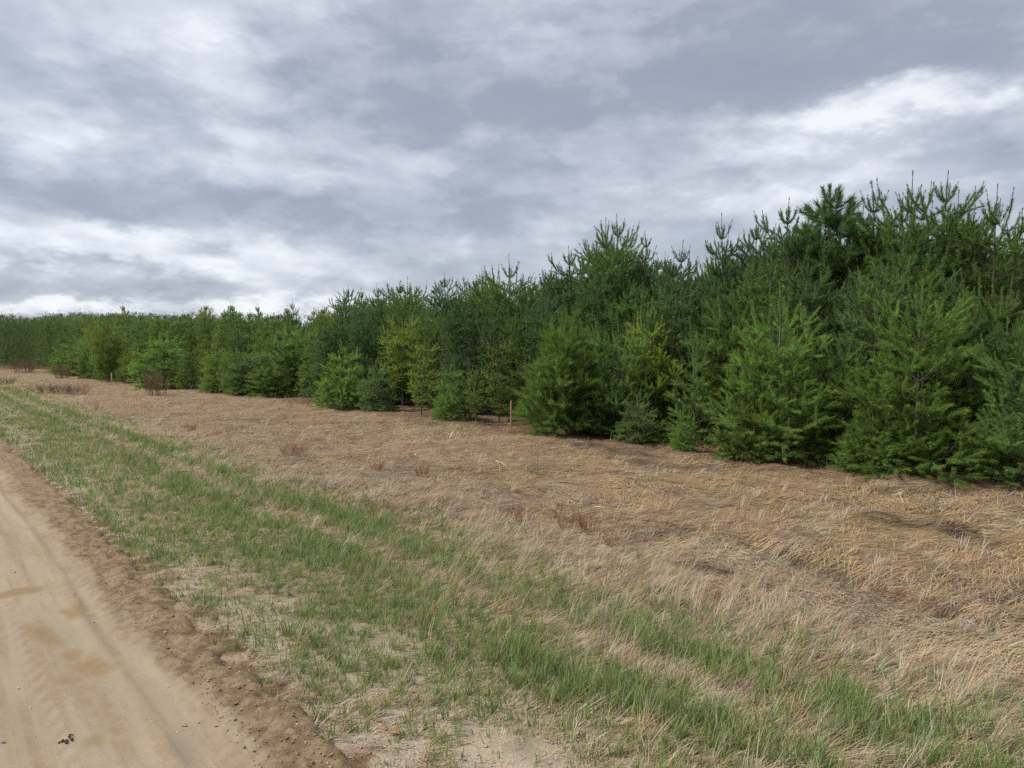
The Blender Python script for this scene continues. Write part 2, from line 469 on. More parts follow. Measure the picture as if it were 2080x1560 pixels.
# mown verge: little tufts, each green or dead
tx, ty = scatter(1050, 4.4, 1.5, 2.0, 85)
u, v = uv(tx, ty)
edge = 1.26 + 0.26 * (fbm(v * 1.6, v * 0 + 3, 77, 3) - 0.5)
dens = sstep(-0.10, 0.14, u - edge) * (1 - sstep(4.0, 5.1, u + 1.4 * (fbm(u * 0.9, v * 0.7, 79, 3) - 0.5)) * 0.90) * (u < 9.5)
bare = np.exp(-((u - 1.80) / 0.30) ** 2) * sstep(6.0, 4.0, v) * sstep(0.42, 0.60, fbm(u * 2.0, v * 1.4, 81, 3))
bare = np.maximum(bare, 0.75 * sstep(1.9, 1.3, u) * sstep(7, 4.5, v) * sstep(0.35, 0.6, fbm(u * 3, v * 2, 83, 2)))
bare = np.maximum(bare, 0.25 * sstep(4.2, 2.4, v) * sstep(2.5, 2.0, u) * sstep(0.40, 0.58, fbm(u * 2.4, v * 2.4, 84, 3)))
dens = dens * (1 - 0.80 * bare)
keep = RNG.random(len(tx)) < dens * (1 - 0.9 * mud(u, v))
tx, ty, u, v, bare = tx[keep], ty[keep], u[keep], v[keep], bare[keep]
nt = len(tx); dt = np.hypot(tx, ty)
tg = RNG.random(nt) < verge_green(u, v)
tcol = np.where(tg[:, None], pick(nt, [GREEN_A, GREEN_B, GREEN_C], [0.45, 0.35, 0.2]), pick(nt, [DEAD_A, DEAD_B, DEAD_C, GREY_A, PINK_A], [0.32, 0.18, 0.22, 0.12, 0.16]))
lean = 0.25 + 1.8 * (fbm(tx * 0.7, ty * 0.7, 87, 2) - 0.5) + RNG.normal(0, 0.45, nt)
size = RNG.uniform(0.65, 1.35, nt) * (0.75 + 0.7 * fbm(tx * 2.2, ty * 2.2, 86, 2)) * (1 - 0.35 * bare) * (1 + 0.45 * sstep(2.0, 2.8, u))
reps = (np.where(dt < 9, 9, np.where(dt < 22, 7, 5)) * RNG.uniform(0.6, 1.5, nt) * (1 - 0.4 * bare)).astype(int).clip(2)
ri = np.repeat(np.arange(nt), reps); n = len(ri)
d = dt[ri]; isg = tg[ri]; uu = u[ri]
lod = np.maximum(1.0, d / 5.0) ** 0.85
x = tx[ri] + RNG.normal(0, 0.014, n) * lod; y = ty[ri] + RNG.normal(0, 0.014, n) * lod
upr = (RNG.random(nt) < 0.07)[ri]
Lg = np.where(isg, RNG.uniform(0.030, 0.082, n), RNG.uniform(0.045, 0.105, n)) * size[ri] * np.where(upr & ~isg, 1.25, 1.0)
Wg = np.where(isg, RNG.uniform(0.0030, 0.0052, n), RNG.uniform(0.0026, 0.0046, n)) * lod
yaw = np.where(isg, RNG.uniform(-PI, PI, n), lean[ri] + RNG.normal(0, 0.40, n))
th0 = np.where(isg, RNG.uniform(0.05, 0.45, n), np.where(upr, 0.40, (1.0 + 0.5 * RNG.random(nt))[ri]) + RNG.normal(0, 0.14, n))
th1 = th0 + np.where(isg, RNG.uniform(0.1, 0.7, n), RNG.uniform(0.05, 0.4, n))
col = tcol[ri] * RNG.uniform(0.84, 1.18, (n, 1))
P = np.stack([x, y, H(x, y) - 0.004], 1)
nr = d < 9
vp = [blades(P[m_], yaw[m_], Lg[m_], Wg[m_], th0[m_], th1[m_], col[m_], sg, 0.12) for m_, sg in ((nr, 3), (~nr, 2))]
x, y = scatter(1500, 4.4, 1.5, 2.0, 40)
u, v = uv(x, y)
keep = (u > 1.28 + 0.2 * RNG.random(len(u))) & (u < 4.6) & (RNG.random(len(u)) < 0.25 + 0.9 * sstep(.4, .62, fbm(x * 4, y * 4, 107, 3)))
x, y = x[keep], y[keep]; n = len(x); d = np.hypot(x, y)
P = np.stack([x, y, H(x, y) + RNG.uniform(0.001, 0.010, n)], 1)
vp.append(drape(blades(P, RNG.uniform(-PI, PI, n), RNG.uniform(0.02, 0.085, n), RNG.uniform(0.002, 0.0042, n) * np.maximum(1, d / 5) ** 0.85, RNG.normal(1.5, .07, n), RNG.normal(1.6, .08, n), pick(n, [DEAD_A, GREY_A, DEAD_B, DARK_A, DEAD_C], [.3, .25, .2, .12, .13]), 2, 0.4), P, 6))
stuff('verge_grass', vp, 'short green grass mixed with dead blades on the mown road verge', 'grass')
NB = n

# dead grass in combed clumps: matted flat on the field, tussocky next to the verge
cx_, cy_ = scatter(118, 5.2, 1.2, 2.3, 75)
u, v = uv(cx_, cy_)
zone = sstep(3.3, 4.7, u + 1.0 * (fbm(u * 0.8, v * 0.6, 73, 3) - 0.5))
md = mud(u, v)
keep = (RNG.random(len(u)) < zone * (0.30 + 0.75 * sstep(0.36, 0.56, fbm(cx_ * 2.6, cy_ * 3.2, 106, 3))) * (1 - 0.45 * md) * (1 - 0.55 * sstep(9.3, 10.8, u))) & (u < 15)
cx_, cy_, u, v = cx_[keep], cy_[keep], u[keep], v[keep]
nc = len(cx_); dc = np.hypot(cx_, cy_)
md = md[keep]
matted = sstep(4.9, 6.0, u + 0.8 * (fbm(u * 0.7, v * 0.6, 91, 3) - 0.5))
flow = 0.25 + 2.6 * (fbm(cx_ * 0.5, cy_ * 0.7, 93, 3) - 0.5) * 2 + RNG.normal(0, 0.45, nc) + np.where(RNG.random(nc) < 0.35, PI, 0)
tussflow = -0.5 + 2.2 * (fbm(cx_ * 0.6, cy_ * 0.6, 98, 2) - 0.5) + RNG.normal(0, 0.6, nc)
patch = fbm(cx_ * 0.7, cy_ * 0.9, 97, 3)
drk = np.maximum(sstep(0.54, 0.68, fbm(cx_ * 0.62 + 4, cy_ * 1.0, 99, 3)), 0.8 * sstep(0.58, 0.66, fbm(cx_ * 2.3 + 4, cy_ * 2.7, 100, 3)))
trough = md * 1.6
w = np.stack([(0.15 + 1.2 * patch) * (0.3 + 1.1 * matted), 0.50 + 0 * patch, 0.06 + 0.25 * (1 - patch) + 0.45 * (1 - matted), 0.35 * (1 - matted) + 0.10, 0.04 + 0.9 * drk + 1.4 * trough + 0.6 * sstep(9.0, 10.6, u), 0.25 + 0.5 * (1 - patch)], 1)
ccol = pick(nc, [GOLD_A, GOLD_B, GREY_A, DEAD_C, DARK_A, PINK_A], w)
reps = np.where(dc < 11, 42, np.where(dc < 22, 20, 12)) * RNG.uniform(.6, 1.4, nc)
ri = np.repeat(np.arange(nc), reps.astype(int)); n = len(ri)
mt = matted[ri]; d = dc[ri]
sz = (0.09 + 0.05 * RNG.random(nc))[ri] * np.maximum(1, d / 9) ** 0.6
x = cx_[ri] + RNG.normal(0, 1, n) * sz; y = cy_[ri] + RNG.normal(0, 1, n) * sz
lod = np.maximum(1.0, d / 5.0) ** 0.8
isM = mt > RNG.random(n) * 0.6 + 0.2
L = np.where(isM, RNG.uniform(0.06, 0.23, n), RNG.uniform(0.05, 0.17, n))
W = RNG.uniform(0.0020, 0.0044, n) * lod * 1.05
lift = RNG.random(nc)[ri]
ups = (RNG.random(nc) ** 8)[ri]
th0 = np.where(isM, RNG.normal(1.54, 0.05, n) - 0.22 * lift ** 3, RNG.normal(1.49, 0.06, n) - 0.70 * ups)
th1 = np.where(isM, RNG.normal(1.60, 0.05, n) + 0.26 * lift ** 3, th0 + RNG.uniform(0.05, 0.5, n))
yaw = np.where(isM, flow[ri] + RNG.normal(0, 0.24, n), tussflow[ri] + RNG.normal(0, 0.5, n))
col = ccol[ri] * RNG.uniform(0.82, 1.18, (n, 1)) * RNG.uniform(.97, 1.03, (n, 3))
tipx = x + np.cos(yaw) * L * .6; tipy = y + np.sin(yaw) * L * .6; mdt = mud(*uv(tipx, tipy))
dk = (RNG.random(n) < 0.05) | (RNG.random(n) < 0.75 * mdt); col[dk] = DARK_A * RNG.uniform(.7, 1.3, (dk.sum(), 1))
P = np.stack([x, y, H(x, y) + RNG.uniform(0.002, 0.016, n) + 0.012 * lift], 1)
nr = d < 10
fp = [drape(blades(P[m_], yaw[m_], L[m_], W[m_], th0[m_], th1[m_], col[m_], sg, 0.3), P[m_], 2 * (sg + 1)) for m_, sg in ((nr, 4), (~nr, 2))]
# upright leftovers
x, y = scatter(36, 8, 1.0, 2.5, 60)
u, v = uv(x, y)
keep = (u > 4.2) & (u < 11.5) & (RNG.random(len(x)) < 0.06 + 0.16 * sstep(.45, .7, fbm(x * 0.9, y * 0.9, 103, 2)) + 0.8 * np.exp(-((u - 10.3) / 0.6) ** 2) * sstep(.35, .6, fbm(x * 1.3, y * 1.3, 108, 2)))
x, y = x[keep], y[keep]; n = len(x); d = np.hypot(x, y)
P = np.stack([x, y, H(x, y)], 1)
fp.append(blades(P, RNG.uniform(-PI, PI, n), RNG.uniform(0.10, 0.30, n), RNG.uniform(0.0015, 0.003, n) * np.maximum(1, d / 6) ** 0.8, RNG.uniform(0, 0.5, n), RNG.uniform(0.1, 0.8, n), pick(n, [DEAD_A, GREY_A, GOLD_B, DARK_A], [.3, .3, .3, .35]), 3, 0.3))
stuff('dead_grass', fp, 'matted straw-coloured dead grass covering the open field before the pines', 'dead grass')
print('BLADES', NB, n, len(fp[0][0]) // 10, len(fp[1][0]) // 6)

# ------------------------------------------------------------------ stones, clods
def lump_protos(k, seed):
    out = []
    rg = np.random.default_rng(seed)
    import bmesh
    for i in range(k):
        bm = bmesh.new(); bmesh.ops.create_icosphere(bm, subdivisions=2, radius=1.0)
        co = np.array([v.co[:] for v in bm.verts])
        f = np.array([[v.index for v in p.verts] for p in bm.faces]); bm.free()
        dirs = nrm(rg.normal(size=(7, 3))); cut = rg.uniform(0.45, 0.8, 7)
        for dd, c_ in zip(dirs, cut):
            t = co @ dd
            co = co - np.maximum(t - c_, 0)[:, None] * dd
        co = co * np.array([1.0, rg.uniform(.65, .95), rg.uniform(.45, .75)])
        out.append((co, f))
    return out
LUMPS = lump_protos(8, 5)

def lumps_mesh(name, P, S, mat, sink=0.25):
    cos, ids = [], []; off = 0
    for p, s in zip(P, S):
        co, f = random.choice(LUMPS); a = random.uniform(0, 2 * PI)
        R = np.array([[math.cos(a), -math.sin(a), 0], [math.sin(a), math.cos(a), 0], [0, 0, 1]])
        cos.append((co * s) @ R.T + np.asarray(p) + np.array([0, 0, s * sink])); ids.append(f + off); off += len(co)
    return mk_mesh(name, np.concatenate(cos), np.concatenate(ids), mat)

def road_pts(n, ulo, uhi, vhi):
    uu = RNG.uniform(ulo, uhi, n); vv = 1.0 + (vhi - 1.0) * RNG.random(n) ** 1.7
    xx, yy = xy(uu, vv)
    return np.stack([xx, yy, np.where(uu < 1.25, road_z(uu, vv), H(xx, yy))], 1)

P = np.concatenate([road_pts(1100, 0.97, 1.40, 12), road_pts(4200, 0.97, 1.40, 8)])
o = link('soil_clods', lumps_mesh('soil_clods', P, np.where(np.arange(len(P)) < 1100, 0.003 + 0.008 * RNG.random(len(P)) ** 2.5, RNG.uniform(.0018, .0055, len(P))), M_clod))
tag(o, 'crumbly brown soil clods along the loose edge of the road', 'soil', kind='stuff')
P = road_pts(3600, -2.2, 1.3, 9)
o = link('gravel', lumps_mesh('gravel', P, 0.0016 + 0.0050 * RNG.random(len(P)) ** 4, M_stone2))
tag(o, 'tiny pale gravel scattered over the sandy road', 'gravel', kind='stuff')
P = road_pts(420, 1.4, 2.6, 6.0)
o = link('shoulder_gravel', lumps_mesh('shoulder_gravel', P, 0.003 + 0.008 * RNG.random(len(P)) ** 2.5, M_stone))
tag(o, 'grey gravel scattered between the sparse grass of the shoulder', 'gravel', kind='stuff')

def stone(px, py, s, label, mat=M_stone, group=None):
    x, y, z = at(px, py); u, v = uv(x, y)
    z = float(road_z(np.array(u), np.array(v))) if u < 1.25 else z
    me = lumps_mesh('stone', [(0, 0, 0)], [s], mat)
    o = link('stone', me); o.location = (x, y, z)
    tag(o, label, 'stone', group or 'grey stones on the sandy road')
for px, py, s, lab in (
        (8, 1529, .011, 'grey stone on the sandy road at the bottom left corner of the photo'),
        (375, 1493, .013, 'largest blue-grey stone on the pale sand between the wheel tracks'),
        (403, 1490, .008, 'small dark stone just beside the largest blue-grey stone on the road'),
        (440, 1500, .011, 'pale grey flat stone at the edge of the churned wheel track'),
        (515, 1537, .012, 'blue-grey stone half sunk in the churned track near the bottom edge'),
        (190, 1281, .010, 'grey stone on pale sand beside the upper ochre stain'),
        (152, 1224, .010, 'dark grey stone on pale sand above the ochre stains'),
        (467, 1373, .012, 'grey stone lying in the brown crumbly bank of the road'),
        (336, 1308, .011, 'pale brown stone on top of the dark soil bank'),
        (310, 1274, .009, 'small white stone in the dark soil bank'),
        (30, 1175, .010, 'grey stone on the pale wheel track at the left edge'),
        (38, 1414, .010, 'brown stone on the sandy road left of the lower ochre stain')):
    stone(px, py, s, lab, M_stone2 if ('pale brown' in lab or 'white' in lab or 'brown stone' in lab) else M_stone)

# dung, leaf
x, y, z = at(133, 1527); u_, v_ = uv(x, y); z = float(road_z(np.array(u_), np.array(v_)))
pts = [(0, 0, 0), (.018, .012, .004), (-.014, .004, 0), (.006, .020, .008), (.002, .030, .012), (-.02, -.008, 0), (.012, -.01, 0), (.004, .045, .004)]
o = link('dung_clump', lumps_mesh('dung_clump', pts, [.012, .010, .011, .009, .007, .008, .009, .006], M_dung)); o.location = (x, y, z)
tag(o, 'small dark clump of dung on the sandy road near the bottom left', 'dung')

def leaf(px, py, s, rot, label):
    x, y, z = at(px, py)
    n_ = 9; co = []; 
    for i in range(n_):
        f = i / (n_ - 1); w = 0.36 * math.sin(PI * min(1, f * 0.97 + .02)) ** 0.8
        zz = 0.25 * (f - .5) ** 2
        co += [(f - .5, -w, zz + .16 * w), (f - .5, 0, zz), (f - .5, w, zz + .2 * w)]
    idx = []
    for i in range(n_ - 1):
        for k in (0, 1):
            a = i * 3 + k; idx.append((a, a + 1, a + 4, a + 3))
    o = link('dry_leaf', mk_mesh('dry_leaf', np.array(co) * s, idx, M_leaf, None, True))
    sd = o.modifiers.new('thick', 'SOLIDIFY'); sd.thickness = 0.0008
    o.location = (x, y, z + 0.02); o.rotation_euler = (0.25, -0.1, rot)
    tag(o, label, 'leaf', 'dry leaves on the shoulder')
leaf(802, 1487, 0.050, -0.25, 'curled orange dry leaf among sparse grass at the bottom edge')
leaf(780, 1478, 0.034, -0.6, 'darker brown dry leaf touching the curled orange leaf')
leaf(822, 1306, 0.035, 0.3, 'thin yellowish dry leaf on the grass verge')

# ------------------------------------------------------------------ pine builder
UP = np.array([0, 0, 1.0])

class Pine:
    def __init__(s, seed, **p):
        s.r = random.Random(seed); s.nr = np.random.default_rng(seed); s.p = p
        s.seg = []; s.sh = []; s.up = 1.0    # wood segments, shoots (p0, p1, terminal, shade, density, needle length)
    def norm(s, v):
        l = math.sqrt(v[0] ** 2 + v[1] ** 2 + v[2] ** 2) or 1e-9
        return (v[0] / l, v[1] / l, v[2] / l)
    def candle(s, a, b, td=1.0):
        bare = s.p.get('bare', 0.0)
        def lerp(a, b, f): return tuple(a[j] + (b[j] - a[j]) * f for j in range(3))
        if bare:
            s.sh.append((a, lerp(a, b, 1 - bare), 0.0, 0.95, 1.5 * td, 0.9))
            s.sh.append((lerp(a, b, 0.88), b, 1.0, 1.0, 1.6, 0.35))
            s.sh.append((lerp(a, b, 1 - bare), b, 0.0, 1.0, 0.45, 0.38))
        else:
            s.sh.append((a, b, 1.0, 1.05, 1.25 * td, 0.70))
    def grow(s, p, d, ny, sl, level):
        r = s.r; P = s.p
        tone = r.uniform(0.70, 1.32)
        for i in range(ny):
            left = ny - i
            l = sl * r.uniform(0.8, 1.2) * (1.0 if i else P.get('first', 1.15))
            q = (p[0] + d[0] * l, p[1] + d[1] * l, p[2] + d[2] * l)
            rad = P['twig'] * (1 + 0.55 * left)
            s.seg.append((p, q, rad, rad - P['twig'] * 0.45))
            if left <= P['fol']:
                s.sh.append((p, q, 1.0 if left == 1 else 0.0, tone * (1.2 if left == 1 else 0.58), 1.25 if left == 1 else 0.6, 1.0))  # old needles darker than new growth, deepened to paint shadow gaps and lit tips
                if left == 1 and level <= 1 and s.up > P.get('cand_up', 1.55) and r.random() < 0.45:
                    dd = s.norm((d[0] * .5 + r.uniform(-.1, .1), d[1] * .5 + r.uniform(-.1, .1), d[2] * .5 + 0.8)); lc = P['H'] * P.get('candle', .07) * r.uniform(.35, .70)
                    e = (q[0] + dd[0] * lc, q[1] + dd[1] * lc, q[2] + dd[2] * lc)
                    s.seg.append((q, e, .0045, .0025)); s.candle(q, e)
            if level < P['levels'] and left > 1:
                side = s.norm((-d[1] + 1e-6, d[0], 0.0))
                upv = (side[1] * d[2] - side[2] * d[1], side[2] * d[0] - side[0] * d[2], side[0] * d[1] - side[1] * d[0])
                if upv[2] < 0: upv = (-upv[0], -upv[1], -upv[2])
                lat = P['lat'] + (1 if level == 0 and r.random() < P.get('more', .5) else 0) if level == 0 else max(1, P['lat'] - (r.random() < .6))
                for k in range(lat):
                    sg = 1 if k % 2 == 0 else -1
                    if k >= 2: ps = PI / 2 + r.uniform(-0.5, 0.5)
                    else: ps = r.uniform(-0.35, 0.75)
                    an = r.uniform(0.62, 1.0)
                    cs, sn = math.cos(ps) * sg, math.sin(ps)
                    dl = s.norm(tuple(d[j] * math.cos(an) + (side[j] * cs + upv[j] * sn) * math.sin(an) for j in range(3)))
                    s.grow(q, dl, max(1, min(left - 1, P.get('maxlat', 3))), sl * P.get('latlen', 0.78), level + 1)
            c = P['curl'] * s.up
            d = s.norm((d[0] + r.uniform(-.08, .08), d[1] + r.uniform(-.08, .08), d[2] + c + r.uniform(-.06, .06)))
            p = q
    def build(s):
        P = s.p; r = s.r
        Ht, R, N = P['H'], P['R'], P['N']
        lens = [0.55 + 0.75 * (k / N) + r.uniform(-.12, .12) for k in range(N)]
        h0 = P.get('h0', 0.06) * Ht
        tot = sum(lens) + P.get('lead', 1.3)
        zs = [h0]
        for l in lens: zs.append(zs[-1] + l / tot * (Ht - h0))
        bend = [(0, 0)]
        for k in range(N + 1): bend.append((bend[-1][0] + r.uniform(-1, 1) * P.get('wob', .012), bend[-1][1] + r.uniform(-1, 1) * P.get('wob', .012)))
        pts = [(0, 0, 0)] + [(bend[k][0], bend[k][1], z) for k, z in enumerate(zs)] + [(bend[-1][0] + r.uniform(-.09, .09) * P.get('lead', 1.3) * .5, bend[-1][1] + r.uniform(-.09, .09) * P.get('lead', 1.3) * .5, Ht)]
        rb = P.get('trunk', 0.0085) * Ht
        for a, b in zip(pts[:-1], pts[1:]):
            ra = rb * (1 - a[2] / Ht) ** 0.8 + 0.004; rbb = rb * (1 - b[2] / Ht) ** 0.8 + 0.004
            s.seg.append((a, b, ra, rbb))
        # the leader and its needles
        candle = s.candle
        def lerp(a, b, f): return tuple(a[j] + (b[j] - a[j]) * f for j in range(3))
        a, b = pts[-2], pts[-1]
        candle(lerp(a, b, 0.05), b)
        a2, b2 = pts[-3], pts[-2]
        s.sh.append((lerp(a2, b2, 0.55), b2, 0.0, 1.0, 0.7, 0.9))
        for k, z in enumerate(zs):
            age = N - k + 1
            zr = z / Ht
            prof = P['profile'](zr)
            nb = r.randint(*P['nb'])
            ph = r.uniform(0, 2 * PI)
            for j in range(nb):
                if z > .2 * Ht and r.random() < P.get('miss', 0.04): continue
                az = ph + j * 2 * PI / nb + r.uniform(-.3, .3)
                inc = P['a_top'] + (P['a_bot'] - P['a_top']) * min(1, (1 - zr) * 1.5) + r.uniform(-.14, .14)
                if zr < .16: inc = max(inc, 1.42 + r.uniform(-.1, .1))
                L = R * prof * r.uniform(0.72, 1.18)
                ny = max(1, min(age, P['maxy']))
                if age == 1:
                    L = Ht * P.get('candle', 0.07) * r.uniform(.7, 1.15)
                    q0 = pts[k + 1]; t0 = P.get('cup', 0.95)
                    for i, (th, fl) in enumerate(((t0, .22), (t0 * .62, .26), (t0 * .32, .52))):
                        th += r.uniform(-.08, .08)
                        q1 = (q0[0] + math.cos(az) * math.sin(th) * L * fl, q0[1] + math.sin(az) * math.sin(th) * L * fl, q0[2] + math.cos(th) * L * fl)
                        s.seg.append((q0, q1, .0085 - .0015 * i, .007 - .0015 * i))
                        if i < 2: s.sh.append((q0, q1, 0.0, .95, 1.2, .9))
                        else: candle(q0, q1)
                        q0 = q1
                    continue
                s.up = (1.0 + 1.0 * zr) if zr > 0.22 else -0.7 + 1.7 * zr / 0.22
                d = (math.cos(az) * math.sin(inc), math.sin(az) * math.sin(inc), math.cos(inc))
                s.grow(pts[k + 1], d, ny, L / ny / 1.02, 0 if ny > 1 else 9)
        if P.get('extra'):
            # side twigs on the internodes keep the crown closed
            for k in range(len(zs) - 2):
                for j in range(P['extra']):
                    f = r.random(); z = zs[k] + (zs[k + 1] - zs[k]) * f
                    az = r.uniform(0, 2 * PI); inc = r.uniform(0.8, 1.3)
                    L = R * P['profile'](z / Ht) * r.uniform(0.35, 0.8); ny = max(1, min(N - k, P['maxy'] - 1))
                    d = (math.cos(az) * math.sin(inc), math.sin(az) * math.sin(inc), math.cos(inc))
                    b0 = pts[k + 1]; b1 = pts[k + 2]
                    s.grow(tuple(b0[i] + (b1[i] - b0[i]) * f for i in range(3)), d, ny, L / ny, 0)
        return s
    def meshes(s, name):
        P = s.p; nr = s.nr
        sg = s.seg
        co, idx = tubes([a[0] for a in sg], [a[1] for a in sg], [a[2] for a in sg], [a[3] for a in sg], P.get('sides', 4))
        wood = mk_mesh(name + '_trunk', co, idx, M_bark, None, True)
        p0 = np.array([a[0] for a in s.sh]); p1 = np.array([a[1] for a in s.sh])
        term = np.array([a[2] for a in s.sh]); tone = np.array([a[3] for a in s.sh]); dn = np.array([a[4] for a in s.sh]); lf = np.array([a[5] for a in s.sh])
        L = np.linalg.norm(p1 - p0, axis=1)
        cnt = np.maximum(3, (np.maximum(L * P['dens'], P.get('minn', 6)) * dn).astype(int))
        rep = np.repeat(np.arange(len(L)), cnt)
        n = len(rep)
        sp = nr.random(n) ** 0.85
        sp = np.where(term[rep] > 0, sp, sp)
        base = p0[rep] + (p1 - p0)[rep] * sp[:, None]
        ax = nrm(p1 - p0)[rep]
        rad = nr.normal(size=(n, 3)); rad = nrm(rad - (rad * ax).sum(1, keepdims=True) * ax)
        phi = nr.normal(P['phi'], 0.16, n) * (1 - 0.45 * sp * term[rep])
        dr = nrm(ax * np.cos(phi)[:, None] + rad * np.sin(phi)[:, None] + UP * P.get('lift', 0.05))
        ln = P['nl'] * lf[rep] * nr.uniform(0.65, 1.15, n)
        wv = nrm(np.cross(dr, nr.normal(size=(n, 3)))) * (P['nw'] * nr.uniform(0.7, 1.2, n) * 0.5)[:, None]
        tip = base + dr * ln[:, None]
        tip[:, 2] -= P.get('droop', 0.08) * ln
        co = np.stack([base - wv, base + wv, tip], 1).reshape(-1, 3)
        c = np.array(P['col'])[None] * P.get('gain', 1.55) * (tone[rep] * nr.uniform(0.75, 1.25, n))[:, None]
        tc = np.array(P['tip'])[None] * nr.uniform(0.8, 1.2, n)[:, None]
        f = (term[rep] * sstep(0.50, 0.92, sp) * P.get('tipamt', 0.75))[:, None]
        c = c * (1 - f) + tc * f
        if P.get('brown'):
            bm = nr.random(n) < P['brown']
            c[bm] = np.array([0.17, 0.10, 0.04]) * nr.uniform(.7, 1.2, (bm.sum(), 1))
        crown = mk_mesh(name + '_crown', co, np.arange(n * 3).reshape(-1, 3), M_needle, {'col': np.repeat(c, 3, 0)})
        return wood, crown, n

WP = (0.074, 0.135, 0.045); WPB = (0.074, 0.134, 0.047); YT = (0.27, 0.36, 0.07)
def cone(z): return min(1.0, (1 - z) * 1.30 + 0.08) * (0.85 + 0.15 * min(1, z / 0.15))
def oval(z): return (math.sin(PI * min(1, (z * 0.84 + 0.20))) ** 0.65) * 0.98 + 0.05
def bushp(z): return max(0.10, (1 - z) ** 0.58 * 1.04) if z > 0.22 else 0.82 + 0.2 * z / .22
def column(z): return min(1, (1 - z) * 1.9 + 0.12)
def crownhi(z): return 0.14 + 0.9 * math.sin(PI * min(1, max(0, (z - .1)) / .95)) ** .7

